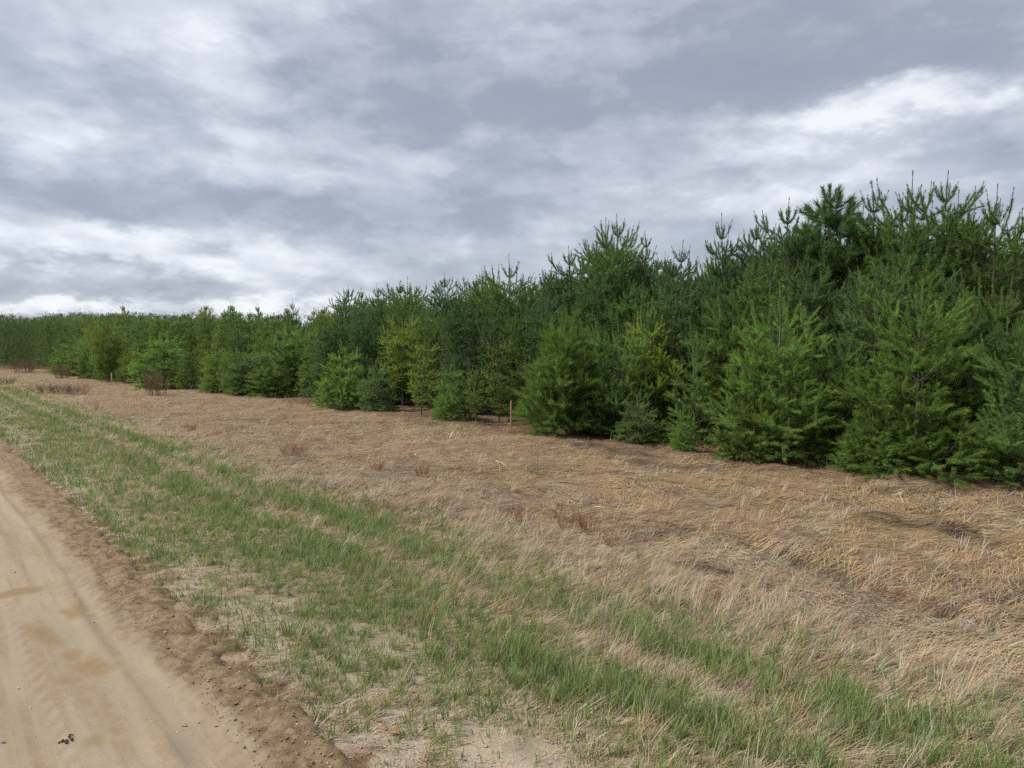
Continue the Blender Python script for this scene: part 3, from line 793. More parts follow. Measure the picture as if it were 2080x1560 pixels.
TALL = dict(H=5.0, nb=(5, 7), maxy=4, levels=2, lat=2, maxlat=2, fol=2, twig=0.0018, dens=280, nl=0.110, nw=0.0090, phi=0.60, extra=2, cup=1.05)
YOUNG = dict(H=2.6, more=.7, maxy=4, levels=2, lat=2, maxlat=2, fol=2, twig=0.0020, dens=400, nl=0.092, nw=0.0050, phi=0.60, h0=0.025, a_bot=1.22, extra=3, gain=1.65, cup=0.75)
FAR = dict(H=5.0, nb=(5, 7), maxy=3, levels=1, lat=3, fol=3, twig=0.002, dens=60, minn=10, nl=0.17, nw=0.024, phi=0.75, sides=3, bare=.5, cup=.9)
PROTO_SPEC = {
    # tall plantation white pines with long bare candles
    'tall_a': dict(TALL, R=1.30, N=11, a_top=0.85, a_bot=1.30, profile=cone, curl=0.12, col=WP, tip=(0.16, 0.21, 0.08), candle=0.10, lead=1.5, wob=.02, bare=.55),
    'tall_b': dict(TALL, R=1.20, N=12, a_top=0.80, a_bot=1.20, profile=oval, curl=0.14, col=WPB, tip=(0.15, 0.20, 0.09), candle=0.095, lead=1.4, wob=.03, bare=.45),
    'tall_c': dict(TALL, R=1.40, N=10, a_top=0.85, a_bot=1.25, profile=oval, curl=0.13, col=(0.084, 0.145, 0.038), tip=(0.18, 0.24, 0.07), candle=0.115, lead=1.6, wob=.025, bare=.60),
    # young front pines with yellow-green shoot ends
    'young_a': dict(YOUNG, R=1.25, N=9, nb=(6, 8), a_top=0.70, profile=bushp, curl=0.13, col=(0.094, 0.178, 0.040), tip=YT, candle=0.11, lead=1.7),
    'young_b': dict(YOUNG, R=1.10, N=8, nb=(5, 7), a_top=0.60, profile=bushp, curl=0.15, col=(0.098, 0.180, 0.042), tip=(0.28, 0.34, 0.06), candle=0.15, lead=2.2, cup=.62),
    'young_c': dict(YOUNG, R=1.12, N=8, nb=(6, 7), a_top=0.70, profile=oval, curl=0.12, col=(0.098, 0.170, 0.046), tip=(0.20, 0.27, 0.08), candle=0.11, lead=1.7),
    'yellow_a': dict(YOUNG, R=1.05, N=8, nb=(5, 7), a_top=0.62, profile=bushp, curl=0.15, col=(0.140, 0.195, 0.030), tip=(0.38, 0.40, 0.06), tipamt=.9, candle=0.11, lead=1.8, cup=.65),
    'open_a': dict(YOUNG, H=2.3, R=0.60, N=6, nb=(3, 4), a_top=0.70, profile=bushp, curl=0.17, col=(0.100, 0.170, 0.050), tip=(0.32, 0.34, 0.07), candle=0.17, lead=2.4, levels=1, maxy=3, extra=0, cup=.7),
    # red pines with long needles
    'red_a': dict(H=2.5, R=0.98, N=8, nb=(6, 7), a_top=0.60, a_bot=1.35, profile=bushp, maxy=4, levels=1, lat=4, fol=3, twig=0.0022, curl=0.15, dens=420, nl=0.150, nw=0.0042, phi=0.55, col=(0.096, 0.162, 0.038), tip=(0.15, 0.23, 0.05), tipamt=.4, candle=0.14, lead=1.5, extra=4, h0=.04, cup=.7),
    'red_b': dict(H=5.2, R=1.35, N=12, nb=(5, 6), a_top=0.75, a_bot=1.2, profile=oval, maxy=4, levels=1, lat=3, fol=2, twig=0.004, curl=0.22, dens=330, nl=0.17, nw=0.009, phi=0.70, col=(0.056, 0.098, 0.030), tip=(0.08, 0.12, 0.04), tipamt=.4, candle=0.075, lead=0.8, miss=.04, cup=.8, extra=1, cand_up=9),
    # thin yellowish jack pines
    'jack_a': dict(H=2.6, R=0.80, N=10, nb=(4, 6), a_top=0.80, a_bot=1.25, profile=crownhi, maxy=4, levels=2, lat=3, fol=3, twig=0.0018, curl=0.10, dens=260, nl=0.048, nw=0.0070, phi=0.80, col=(0.138, 0.198, 0.036), tip=(0.30, 0.32, 0.05), tipamt=.5, h0=0.20, lead=1.0, miss=.08, wob=.02, cup=.8),
    'jack_b': dict(H=2.0, R=0.50, N=9, nb=(3, 5), a_top=0.65, a_bot=1.1, profile=crownhi, maxy=3, levels=2, lat=2, fol=3, twig=0.0018, curl=0.14, dens=280, nl=0.048, nw=0.0066, phi=0.76, col=(0.140, 0.196, 0.038), tip=(0.34, 0.33, 0.05), tipamt=.5, h0=0.12, lead=1.5, miss=.1, wob=.025, cup=.7),
    # low dense bushes
    'bush_a': dict(YOUNG, H=1.4, R=0.64, N=6, nb=(6, 8), a_top=0.60, profile=bushp, curl=0.12, nl=.078, col=(0.106, 0.172, 0.038), tip=(0.19, 0.28, 0.06), tipamt=.5, candle=0.13, lead=1.5, extra=3, h0=.02, a_bot=1.5),
    'bush_b': dict(YOUNG, H=1.4, R=0.60, N=6, nb=(6, 8), a_top=0.60, profile=bushp, curl=0.10, nl=.078, col=(0.105, 0.165, 0.055), tip=(0.14, 0.21, 0.09), tipamt=.5, candle=0.12, lead=1.3, extra=3, h0=.02, a_bot=1.5),
    # narrow dark knobbly one
    'narrow': dict(H=4.6, R=0.72, N=15, nb=(4, 6), a_top=0.75, a_bot=1.2, profile=column, maxy=3, levels=1, lat=3, fol=2, twig=0.0025, curl=0.12, dens=260, nl=0.055, nw=0.011, phi=0.9, col=(0.065, 0.105, 0.034), tip=(0.09, 0.13, 0.04), lead=1.0, extra=1, candle=.06),
    # distance
    'far_a': dict(FAR, R=1.30, N=11, a_top=0.75, a_bot=1.3, profile=cone, curl=0.10, col=(0.115, 0.172, 0.042), tip=(0.14, 0.20, 0.06), candle=0.07, lead=1.3, extra=2),
    'far_b': dict(FAR, R=1.35, N=10, a_top=0.80, a_bot=1.3, profile=oval, curl=0.12, col=(0.100, 0.160, 0.050), tip=(0.12, 0.18, 0.07), candle=0.07, lead=1.2, extra=3),
    'far_c': dict(FAR, R=1.15, N=11, a_top=0.70, a_bot=1.2, profile=oval, curl=0.14, col=(0.145, 0.195, 0.040), tip=(0.19, 0.25, 0.06), candle=0.07, lead=1.2, extra=2),
}
PROTO = {}
FIRST = {}
def proto(kind):
    if kind not in PROTO:
        sp = PROTO_SPEC[kind]
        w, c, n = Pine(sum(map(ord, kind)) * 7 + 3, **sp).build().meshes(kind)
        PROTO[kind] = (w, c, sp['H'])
        print('PROTO', kind, n, len(w.polygons))
    return PROTO[kind]

def tree(kind, loc, h, label, group=None, wide=1.0, rot=None, cat='pine tree', name='pine_tree', lean=(0, 0)):
    w, c, H0 = proto(kind)
    s = h / H0
    if kind not in FIRST:
        root = empty(name); t_ = link('trunk', w, root); k_ = link('crown', c, root)
        FIRST[kind] = (root, t_, k_)
    else:
        r0, t0, k0 = FIRST[kind]
        root = r0.copy(); C.objects.link(root); root.name = name
        for ch in (t0, k0):
            c_ = ch.copy(); C.objects.link(c_); c_.parent = root
        if 'group' in root: del root['group']
    root.location = (loc[0], loc[1], loc[2] - 0.015)
    root.scale = (s * wide, s * wide, s)
    root.rotation_euler = (lean[0], lean[1], random.uniform(0, 2 * PI) if rot is None else rot)
    tag(root, label, cat, group)
    return root

def tree_px(kind, px, by, ty, label, group=None, wide=1.0, u=None, **kw):
    loc = at(px, by) if u is None else at_u(px, u)
    h = top_z(loc[0], loc[1], ty) - loc[2]
    return tree(kind, loc, h, label, group, wide, **kw)

GF = 'young pines along the front edge of the plantation'
front = [
    # kind, px, base y, top y, wide, label
    ('young_c', 2092, 985, 690, 1.05, 'dark dense pine cut off by the right edge of the photo'),
    ('young_a', 1858, 957, 568, 1.08, 'widest bushy pine at the front right with yellow-green shoots and a pale forked stem'),
    ('young_b', 1583, 930, 574, 1.00, 'whorled young pine with a tall single spike, left of the widest bushy pine'),
    ('young_b', 1487, 900, 570, 0.92, 'pine with a sheaf of upright candles behind the thin open pine'),
    ('open_a', 1410, 905, 644, 1.00, 'thin open pine with a bare stem and drooping lower limbs'),
    ('young_c', 1705, 935, 690, 0.80, 'small dark green pine squeezed between the two yellow-tipped bushy pines'),
    ('yellow_a', 1322, 886, 606, 0.85, 'pine with a bright yellow top beside the red pine'),
    ('young_c', 1258, 890, 652, 0.80, 'blue-green pine with three candles between the red pine and the yellow-topped pine'),
    ('red_a', 1150, 880, 628, 1.22, 'bright green red pine with long soft needles, right of the orange survey stake'),
    ('jack_b', 1014, 858, 686, 1.0, 'thin yellowish jack pine just left of the orange survey stake'),
    ('jack_b', 966, 858, 742, 1.1, 'scraggly yellow-green sapling beside the dense ball-shaped pine'),
    ('bush_a', 916, 853, 724, 0.86, 'dense dark ball-shaped pine with a narrow pale top'),
    ('jack_b', 856, 843, 690, 1.15, 'airy yellow-green jack pine with several thin stems'),
    ('jack_a', 818, 823, 648, 1.05, 'tall yellowish jack pine with a bare trunk foot'),
    ('bush_b', 768, 834, 722, 0.95, 'low blue-green pine bush with one upright leader'),
    ('bush_a', 702, 828, 688, 1.02, 'broad rounded green pine bush, left of the blue-green bush'),
    ('young_c', 634, 800, 660, 0.95, 'mid green pine with bare ground at its foot, left of the broad bush'),
    ('young_b', 588, 797, 640, 1.05, 'pale green pine standing between the grey-green bush and the broad bush'),
    ('bush_b', 510, 801, 693, 1.25, 'grey-green conical pine standing forward on the dry field'),
    ('bush_a', 441, 797, 706, 1.05, 'bright green conical pine next to the grey-green conical pine'),
    ('young_c', 2034, 945, 558, 0.80, 'pale green whorled pine just right of the widest bushy pine'),
    ('young_b', 1965, 955, 720, 0.95, 'half hidden green pine at the right foot of the widest bushy pine'),
    ('bush_b', 1296, 898, 790, 1.1, 'low dark green skirt of a pine at the foot of the yellow-topped pine'),
    ('bush_a', 1775, 955, 800, 1.1, 'low tufted pine at the left foot of the widest bushy pine'),
    ('bush_a', 1515, 930, 790, 1.15, 'low yellow-green pine in front of the sheaf of candles'),
    ('young_c', 1650, 910, 622, 0.6, 'small pine with a thin pale leader in the dark gap'),
    ('bush_a', 1390, 915, 820, 0.75, 'low feathery pine at the foot of the thin open pine'),
]
for k, px, by, ty, wd, lab in front:
    tree_px(k, px, by, ty, lab, GF, wd)

GM = 'tall pines rising above the plantation'
tall = [
    ('red_b', 1683, 13.6, 376, 1.25, 'tall dark red pine with thick brush-like branches against the sky'),
    ('tall_a', 1763, 14.2, 366, .95, 'tall pine with thin reddish candles right of the dark red pine'),
    ('tall_c', 1838, 13.4, 346, .95, 'tall pine with a cup of candles rising straight above the widest bushy pine'),
    ('tall_b', 1905, 14.0, 348, .9, 'tallest pine with a trident of candles near the right edge'),
    ('tall_a', 1938, 15.6, 384, .9, 'pine with a small side trident just right of the tallest pine'),
    ('tall_c', 2010, 13.6, 372, .9, 'tall pine with a basket of long candles, last before the right edge'),
    ('tall_b', 1592, 14.0, 402, .95, 'tall light green pine left of the dark red pine'),
    ('tall_b', 1536, 15.2, 440, .9, 'slender pine behind the yellow spiked pine, against the sky'),
    ('tall_a', 1462, 14.2, 432, .8, 'tall pine with a separate tufted crown on a bare stem'),
    ('tall_c', 1232, 13.6, 440, .95, 'tall pine with twin candle leaders at the step in the skyline'),
    ('tall_b', 1258, 15.5, 434, .9, 'tall pine with the longest straight candle at the step in the skyline'),
    ('narrow', 1308, 14.0, 476, 1.0, 'narrow dark knobbly tree just right of the twin candle pine'),
    ('tall_a', 1385, 14.8, 486, .95, 'pine with three thin candles in the dip of the skyline'),
    ('tall_b', 1160, 13.4, 498, .95, 'pine on the left shoulder of the step in the skyline'),
    ('tall_c', 1035, 13.2, 516, .95, 'pale topped pine with a candelabrum of candles left of the step'),
    ('tall_a', 978, 13.6, 542, .95, 'pine with three upright spikes behind the bare grey shrubs'),
    ('tall_b', 905, 13.2, 554, 1.0, 'bushy topped pine behind the tall yellowish jack pine'),
    ('tall_c', 830, 13.4, 560, 1.0, 'pine with many short candles left of the bushy topped pine'),
    ('tall_a', 766, 13.2, 574, 1.0, 'pine with a pale spiky top at the middle left skyline'),
    ('tall_b', 713, 13.0, 578, 1.0, 'pine with one straight spike where the skyline starts to climb'),
    ('tall_a', 596, 14.4, 606, .75, 'lone umbrella-topped pine rising above the low left skyline'),
]
for k, px, u_, ty, wd, lab in tall:
    tree_px(k, px, None, ty, lab, GM, wd, u=u_)

# second row behind the named front trees
second = [(2060, 11.6, 640), (1935, 11.8, 545), (1780, 11.6, 520), (1835, 12.2, 480), (1720, 12.0, 560), (1630, 12.0, 520), (1560, 12.2, 500), (1450, 12.0, 560), (1370, 12.0, 555),
          (1300, 12.2, 560), (1205, 12.0, 530), (1120, 12.0, 590), (1070, 11.8, 600), (1000, 12.2, 610), (945, 12.0, 600), (880, 12.0, 610), (790, 12.0, 610), (740, 11.6, 620), (690, 11.6, 630), (660, 11.0, 640)]
for i, (px, u_, ty) in enumerate(second):
    k = ('tall_c', 'tall_a', 'tall_b')[i % 3]
    side = 'right, behind the yellow-tipped young pines' if px > 1380 else 'middle, behind the bright red pine' if px > 960 else 'left of the bare grey shrubs'
    tree_px(k, px, None, ty, 'dark green second-row pine, ' + side, 'second row pines ' + ('right' if px > 1380 else 'middle' if px > 960 else 'left'), random.uniform(.95, 1.15), u=u_)

# the rest of the plantation, in rows parallel to the road
SKY = np.array([(-200, 640), (0, 638), (200, 634), (330, 636), (470, 634), (600, 640), (680, 620), (760, 600), (850, 585), (1000, 570), (1120, 560), (1160, 520), (1240, 470), (1320, 500), (1400, 510), (1480, 480), (1600, 430), (1760, 400), (1900, 380), (2000, 400), (2080, 460), (2300, 480)], float)
def frontline(v):
    return np.interp(v, [0, 12, 20, 30, 42, 60, 72, 80, 90, 200], [11.2, 11.2, 10.4, 8.6, 7.3, 7.6, 7.2, 4.6, 4.4, 4.4])
FILL = []
for row in range(9):
    vv = -2.0
    while vv < 74:
        step = 2.1 if row < 2 else 1.75
        vv += step * random.uniform(0.8, 1.25)
        u_ = frontline(vv) + (1.6 if vv > 24 else 3.0) + row * 1.9 + random.uniform(-.45, .45)
        x, y = xy(u_, vv)
        if y < 6: continue
        px = 1040 + FPX * x / y
        if px < -90 or px > 2420: continue
        sky = float(np.interp(px, SKY[:, 0], SKY[:, 1])) + (random.uniform(-8, 48) if random.random() > .10 else -20) + (14 if px > 1350 else 0)
        h_allow = top_z(x, y, sky) - float(H(x, y))
        h = min(h_allow, random.uniform(4.6, 6.2))
        if row == 0 and vv > 24: h = min(h_allow, random.uniform(1.6, 3.6))
        if row == 1 and vv > 24: h = min(h_allow, random.uniform(3.0, 5.2))
        if row >= 3 and h < h_allow - 0.15: continue
        if h < 1.2: continue
        FILL.append((x, y, px, h, row, vv))
FILL.sort(key=lambda a: a[1])
for i, (x, y, px, h, row, vv) in enumerate(FILL[:230]):
    if y < 26:
        k = random.choice(('tall_a', 'tall_b', 'tall_c'))
    else:
        k = random.choice(('bush_a', 'far_a', 'bush_b', 'far_a', 'young_c', 'jack_a')) if row == 0 else random.choice(('far_a', 'far_b', 'far_c', 'far_a', 'far_a'))
    if px > 1400: lab, gr = 'dark pine deep in the plantation behind the tall pines at the right', 'plantation pines at the right'
    elif px > 1000: lab, gr = 'dark pine deep in the plantation behind the middle row of tall pines', 'plantation pines in the middle'
    elif px > 640: lab, gr = 'green pine in the closed plantation behind the jack pines', 'plantation pines behind the jack pines'
    elif row == 0: lab, gr = 'small green pine on the field edge of the distant plantation at the left', 'edge pines at the left'
    else: lab, gr = 'green pine in the closed distant plantation at the left', 'plantation pines at the left'
    tree(k, (x, y, float(H(x, y))), h, lab, gr, random.uniform(.95, 1.25) if row == 0 else random.uniform(.85, 1.05) if row == 1 else random.uniform(.85, 1.15), lean=(random.uniform(-.05, .05), random.uniform(-.05, .05)))

# far wood: one mass closing the view
def far_wood():
    w, c, H0 = proto('far_b')
    n = len(c.vertices); co = np.zeros(n * 3, dtype=np.float32); c.vertices.foreach_get('co', co); co = co.reshape(-1, 9)
    cl = np.zeros(n * 3, dtype=np.float32); c.attributes['col'].data.foreach_get('vector', cl); cl = cl.reshape(-1, 9)
    sub = RNG.permutation(len(co))[:1500]
    cos, cls = [], []
    for k in range(420):
        vv = random.uniform(68, 190); u_ = float(frontline(vv)) + random.uniform(0, 26)
        x, y = xy(u_, vv)
        px = 1040 + FPX * x / y
        if px < -200 or px > 900: continue
        h = random.uniform(4.6, 6.0)
        hh = min(top_z(x, y, float(np.interp(px, SKY[:, 0], SKY[:, 1])) + random.uniform(-9, 16)), h * 1.5)
        if hh < 2: continue
        a = random.uniform(0, 2 * PI); s = hh / H0
        R = np.array([[math.cos(a), -math.sin(a), 0], [math.sin(a), math.cos(a), 0], [0, 0, 1]]) * s
        tri = co[sub].reshape(-1, 3, 3); ctr = tri.mean(1, keepdims=True)
        tri = (ctr + (tri - ctr) * 1.7) @ R.T + np.array([x, y, 0])
        cos.append(tri.reshape(-1, 3)); cls.append(cl[sub].reshape(-1, 3) * random.uniform(.5, 1.05))
    co = np.concatenate(cos); cc = np.concatenate(cls)
    o = link('far_wood', mk_mesh('far_wood', co, np.arange(len(co)).reshape(-1, 3), M_needle, {'col': cc}))
    tag(o, 'far pine wood closing the view at the left end of the plantation', 'wood', kind='stuff')
far_wood()

# ------------------------------------------------------------------ bare shrubs and weeds
def twig_mesh(name, seed, h, spread, stems, depth, mat, rad=0.006, ang=0.55, droop=0.0, foot=0.1):
    r = random.Random(seed); seg = []
    def go(p, d, l, rd, dep):
        k = 3
        for i in range(k):
            q = p + d * (l / k)
            seg.append((tuple(p), tuple(q), rd * (1 - .22 * i), rd * (1 - .22 * (i + 1))))
            p = q
            d = nrm(d + np.array([r.uniform(-.16, .16), r.uniform(-.16, .16), r.uniform(-.08, .12) - droop]))
            if dep > 0 and r.random() < 0.85:
                for _ in range(r.choice((1, 1, 2))):
                    az = r.uniform(0, 2 * PI); s_ = np.array([math.cos(az), math.sin(az), r.uniform(0, .5)])
                    go(p, nrm(d + s_ * ang), l * r.uniform(.42, .7), rd * .6, dep - 1)
    for s in range(stems):
        az = r.uniform(0, 2 * PI); t = r.uniform(0, spread)
        d = nrm(np.array([math.cos(az) * t, math.sin(az) * t, 1.0]))
        b = np.array([math.cos(az), math.sin(az), 0]) * math.sqrt(r.random()) * foot * h
        go(b, d, h * r.uniform(.6, 1.0), rad * r.uniform(.7, 1.2), depth)
    co, idx = tubes([a[0] for a in seg], [a[1] for a in seg], [a[2] for a in seg], [a[3] for a in seg], 4)
    zmax = co[:, 2].max(); co = co * (h / zmax)
    return mk_mesh(name, co, idx, mat, None, True)

SH = {
    'grey': [twig_mesh('grey_shrub', 3 + i, 2.4, 0.42, 9, 3, M_twig_grey, 0.019, 0.5) for i in range(2)],
    'brown': [twig_mesh('brown_shrub', 13 + i, 1.0, 0.9, 16, 2, M_twig_brown, 0.006, 0.5) for i in range(3)],
    'thicket': [twig_mesh('thicket', 53 + i, 1.0, 0.5, 60, 2, M_twig_brown, 0.012, 0.5, foot=.8) for i in range(3)],
    'red': [twig_mesh('red_shrub', 23 + i, 0.5, 0.7, 36, 2, M_twig_red, 0.0050, 0.55, foot=.5) for i in range(2)],
    'stalk': [twig_mesh('weed', 33 + i, 0.35, 0.25, 2, 1, M_twig_red, 0.0042, 0.5) for i in range(3)],
    'twigs': [twig_mesh('twigs', 43 + i, 0.42, 0.55, 12, 1, M_twig_brown, 0.0042, 0.4) for i in range(2)],
}
def shrub(kind, i, px, by, ty, label, name, cat, group=None, wide=1.0, thick=1.0):
    loc = at(px, by); h = top_z(loc[0], loc[1], ty) - loc[2]
    me = SH[kind][i % len(SH[kind])]
    zm = max(v.co.z for v in me.vertices)
    o = link(name, me); o.location = (loc[0], loc[1], loc[2] - 0.005)
    s = h / zm; o.scale = (s * wide, s * wide, s); o.rotation_euler = (0, 0, random.uniform(0, 6.28))
    tag(o, label, cat, group); return o

GB = 'leafless shrubs among the pines'
shrub('grey', 0, 905, 838, 655, 'leafless grey shrub behind the dense ball-shaped pine', 'bare_shrub', 'shrub', GB)
shrub('grey', 1, 985, 840, 645, 'tall leafless grey shrub right behind the scraggly sapling', 'bare_shrub', 'shrub', GB)
shrub('thicket', 0, 318, 802, 735, 'leafless brown shrub with a round outline standing alone at the field edge', 'bare_shrub', 'shrub', GB, .8)
shrub('thicket', 1, 48, 758, 716, 'leafless grey-brown shrub at the far left foot of the plantation', 'bare_shrub', 'shrub', GB, 1.0)
shrub('thicket', 2, 175, 768, 720, 'leafless brown shrub between small pines at the far left', 'bare_shrub', 'shrub', GB, .7)
shrub('thicket', 1, 128, 768, 725, 'thin leafless shrub next to a small bright pine at the far left', 'bare_shrub', 'shrub', GB, .7)
GL = 'low brown shrubs on the left field'
shrub('thicket', 0, 92, 797, 773, 'low reddish brown thicket, first from the golden grass', 'low_shrub', 'shrub', GL, 2.0)
shrub('thicket', 1, 122, 799, 774, 'low brown thicket in the middle of the three on the left field', 'low_shrub', 'shrub', GL, 1.5)
shrub('thicket', 2, 155, 800, 772, 'low brown thicket with tallest twigs, last of the three on the left field', 'low_shrub', 'shrub', GL, 1.6)
shrub('thicket', 2, 12, 780, 762, 'low brown thicket at the left edge above the golden grass', 'low_shrub', 'shrub', GL, 2.0)
shrub('twigs', 0, 195, 832, 806, 'small tan twig clump on the left field', 'weed_clump', 'weeds', GL)
GR = 'reddish twig clumps on the dry field'
shrub('red', 0, 1150, 1072, 1012, 'wide clump of red-brown twigs where green verge meets dry field', 'twig_clump', 'weeds', GR, 1.0)
shrub('red', 1, 1195, 1078, 1018, 'dense clump of red-brown twigs, right half of the pair', 'twig_clump', 'weeds', GR, .9)
shrub('red', 0, 588, 925, 888, 'red-brown dried weed clump at the green verge, left of centre', 'twig_clump', 'weeds', GR, 1.0)
shrub('red', 1, 612, 922, 893, 'smaller red-brown weed clump beside the left one', 'twig_clump', 'weeds', GR, 1.0)
shrub('red', 1, 385, 872, 856, 'flat reddish weed patch on the left field', 'twig_clump', 'weeds', GR, 1.6)
shrub('red', 0, 860, 965, 930, 'thin reddish weed clump below the jack pines', 'twig_clump', 'weeds', GR, 1.2)
shrub('red', 1, 765, 955, 928, 'thin reddish weed clump left of the dry straw stalks', 'twig_clump', 'weeds', GR, 1.1)
shrub('twigs', 0, 1745, 1072, 1016, 'upright clump of dark brown twigs alone on the golden matted grass', 'twig_clump', 'weeds', GR, .8)
shrub('twigs', 1, 1712, 1192, 1135, 'upright twig clump at the edge of the dark hollow', 'twig_clump', 'weeds', GR, .7)
shrub('stalk', 0, 1862, 1262, 1200, 'branching dark red weed stalk beside the dark hollow', 'weed_stalk', 'weed', 'single weed stalks')
shrub('stalk', 1, 1888, 1258, 1215, 'shorter red weed stalk right of the branching dark red stalk', 'weed_stalk', 'weed', 'single weed stalks')
shrub('stalk', 2, 1658, 1178, 1130, 'thin dark weed stalk left of the upright twig clump', 'weed_stalk', 'weed', 'single weed stalks')
shrub('stalk', 1, 1930, 1205, 1170, 'red weed stalk on golden grass near the right edge', 'weed_stalk', 'weed', 'single weed stalks')
shrub('stalk', 0, 1385, 1092, 1052, 'single dark weed stalk right of the red-brown twig pair', 'weed_stalk', 'weed', 'single weed stalks')
shrub('stalk', 2, 1124, 1050, 1008, 'tall thin weed stalk just left of the red-brown twig pair', 'weed_stalk', 'weed', 'single weed stalks')
shrub('stalk', 1, 752, 1052, 1008, 'thin pale weed stalk standing at the edge of the green verge', 'weed_stalk', 'weed', 'single weed stalks')
shrub('stalk', 2, 1957, 965, 930, 'twisted red weed under the widest bushy pine', 'weed_stalk', 'weed', 'single weed stalks')

GD = 'dark twiggy weed clumps at the near right'
for i, (px, by, ty, wd, lab) in enumerate((
        (1330, 1238, 1200, 1.3, 'dark twiggy weed clump between pale grass tufts, nearest the green verge'),
        (1440, 1222, 1182, 1.3, 'dark twiggy weed clump just right of the one nearest the green verge'),
        (1560, 1195, 1160, 1.6, 'low dark weed clump left of the dark hollow'),
        (1800, 1215, 1170, 1.3, 'reddish weed clump growing in the dark hollow'),
        (1640, 1330, 1295, 1.3, 'sparse brown weed clump below the dark hollow'),
        (1250, 1110, 1078, 1.4, 'low brown weed clump below the red-brown twig pair'),
        (1905, 1060, 1025, 1.4, 'low dark weed clump beside the dark flat patch'),
        (1050, 1052, 1022, 1.4, 'sparse reddish weed clump left of the red-brown twig pair'))):
    shrub('red' if i % 2 else 'twigs', i, px, by, ty, lab, 'twig_clump', 'weeds', GD, wd)

# straw stalks radiating from one root
def stalks(px, py, ends, label):
    x, y, z = at(px, py); seg = []
    for ex, ey, hz in ends:
        X_, Y_, Z_ = at(ex, ey) if hz == 0 else (x + (ex - px) / FPX * y, y + random.uniform(-.1, .3), top_z(x, y, ey))
        a = np.array([0, 0, .02]); b = np.array([X_ - x, Y_ - y, max(.02, Z_ - z)])
        mid = (a + b) / 2 + np.array([random.uniform(-.03, .03), 0, .04])
        seg += [(a, mid, .0032, .0027), (mid, b, .0027, .0016)]
        for _ in range(2):
            f = random.uniform(.5, .9); q = mid + (b - mid) * f
            seg.append((q, q + nrm(b - a) * .09 + np.array([random.uniform(-.05, .05), random.uniform(-.05, .05), .04]), .002, .001))
    co, idx = tubes([s[0] for s in seg], [s[1] for s in seg], [s[2] for s in seg], [s[3] for s in seg], 5)
    o = link('straw_stalks', mk_mesh('straw_stalks', co, idx, M_straw, None, True)); o.location = (x, y, z)
    tag(o, label, 'dry plant')
stalks(1006, 936, [(983, 900, 1), (990, 895, 1), (1010, 897, 1), (1024, 878, 1), (1034, 872, 1), (965, 930, 1), (958, 922, 1), (1044, 963, 0), (1016, 965, 0), (950, 947, 0), (960, 951, 0), (1030, 950, 0)], 'pale straw stalks fanning out from one root in front of the survey stake')

# grass stems with fluffy heads near the right edge
x, y, z = at(1958, 1300)
root = empty('seed_head_plant', (x, y, z)); tag(root, 'dry grass stem with two pale fluffy seed heads near the right edge', 'dry plant')
k = y / FPX
tops = [np.array([(1965 - 1958) * k, 0, 42 * k]), np.array([(1976 - 1958) * k, .02, 36 * k]), np.array([(1940 - 1958) * k, 0, 52 * k])]
seg = []
for t_ in tops:
    m_ = t_ * .5 + np.array([-.01, 0, .02]); seg += [((0, 0, 0), m_, .002, .0016), (m_, t_, .0016, .001)]
co, idx = tubes([s[0] for s in seg], [s[1] for s in seg], [s[2] for s in seg], [s[3] for s in seg], 5)
link('stem', mk_mesh('stem', co, idx, M_straw), root)
for t_ in tops[:2]:
    n_ = 260; dr = nrm(RNG.normal(size=(n_, 3)) + np.array([0, 0, .5])); ln = RNG.uniform(.008, .020, n_)
    wv = nrm(np.cross(dr, RNG.normal(size=(n_, 3)))) * .0012
    co = np.stack([t_ - wv, t_ + wv, t_ + dr * ln[:, None]], 1).reshape(-1, 3)
    link('seed_head', mk_mesh('seed_head', co, np.arange(n_ * 3).reshape(-1, 3), M_fluff), root)

# ------------------------------------------------------------------ survey stakes
def box(cx, cy, z0, z1, wx, wy, taper=1.0):
    co = [(cx + sx * wx / 2 * t, cy + sy * wy / 2 * t, z) for z, t in ((z0, taper), (z1, 1.0)) for sx, sy in ((-1, -1), (1, -1), (1, 1), (-1, 1))]
    idx = [(0, 1, 2, 3)[::-1], (4, 5, 6, 7), (0, 1, 5, 4), (1, 2, 6, 5), (2, 3, 7, 6), (3, 0, 4, 7)]
    return np.array(co), np.array(idx)
def bevel(o, w=0.002):
    m = o.modifiers.new('bevel', 'BEVEL'); m.width = w; m.segments = 2

x, y, z = at(1039, 872); h = top_z(x, y, 814) - z
root = empty('survey_stake', (x, y, z)); root.rotation_euler = (0.02, -0.02, 0.35)
tag(root, 'thin wooden survey stake with faded pink paint in the dry grass', 'stake', 'survey stakes')
co, idx = box(0, 0, -0.05, h * 0.50, 0.032, 0.016, .8); bevel(link('stake', mk_mesh('stake', co, idx, M_wood), root))
co, idx = box(0, 0, h * 0.50, h, 0.034, 0.018); bevel(link('painted_top', mk_mesh('painted_top', co, idx, M_paint), root))
x, y, z = at(227, 783); h = top_z(x, y, 757) - z
root = empty('survey_stake', (x, y, z)); tag(root, 'small bare pale stake on the far left field edge', 'stake', 'survey stakes')
co, idx = box(0, 0, -0.05, h * .9, 0.06, 0.02); bevel(link('stake', mk_mesh('stake', co, idx, M_wood), root))
co, idx = box(0, 0, h * .9, h, 0.055, 0.018); bevel(link('top', mk_mesh('top', co, idx, M_straw), root))
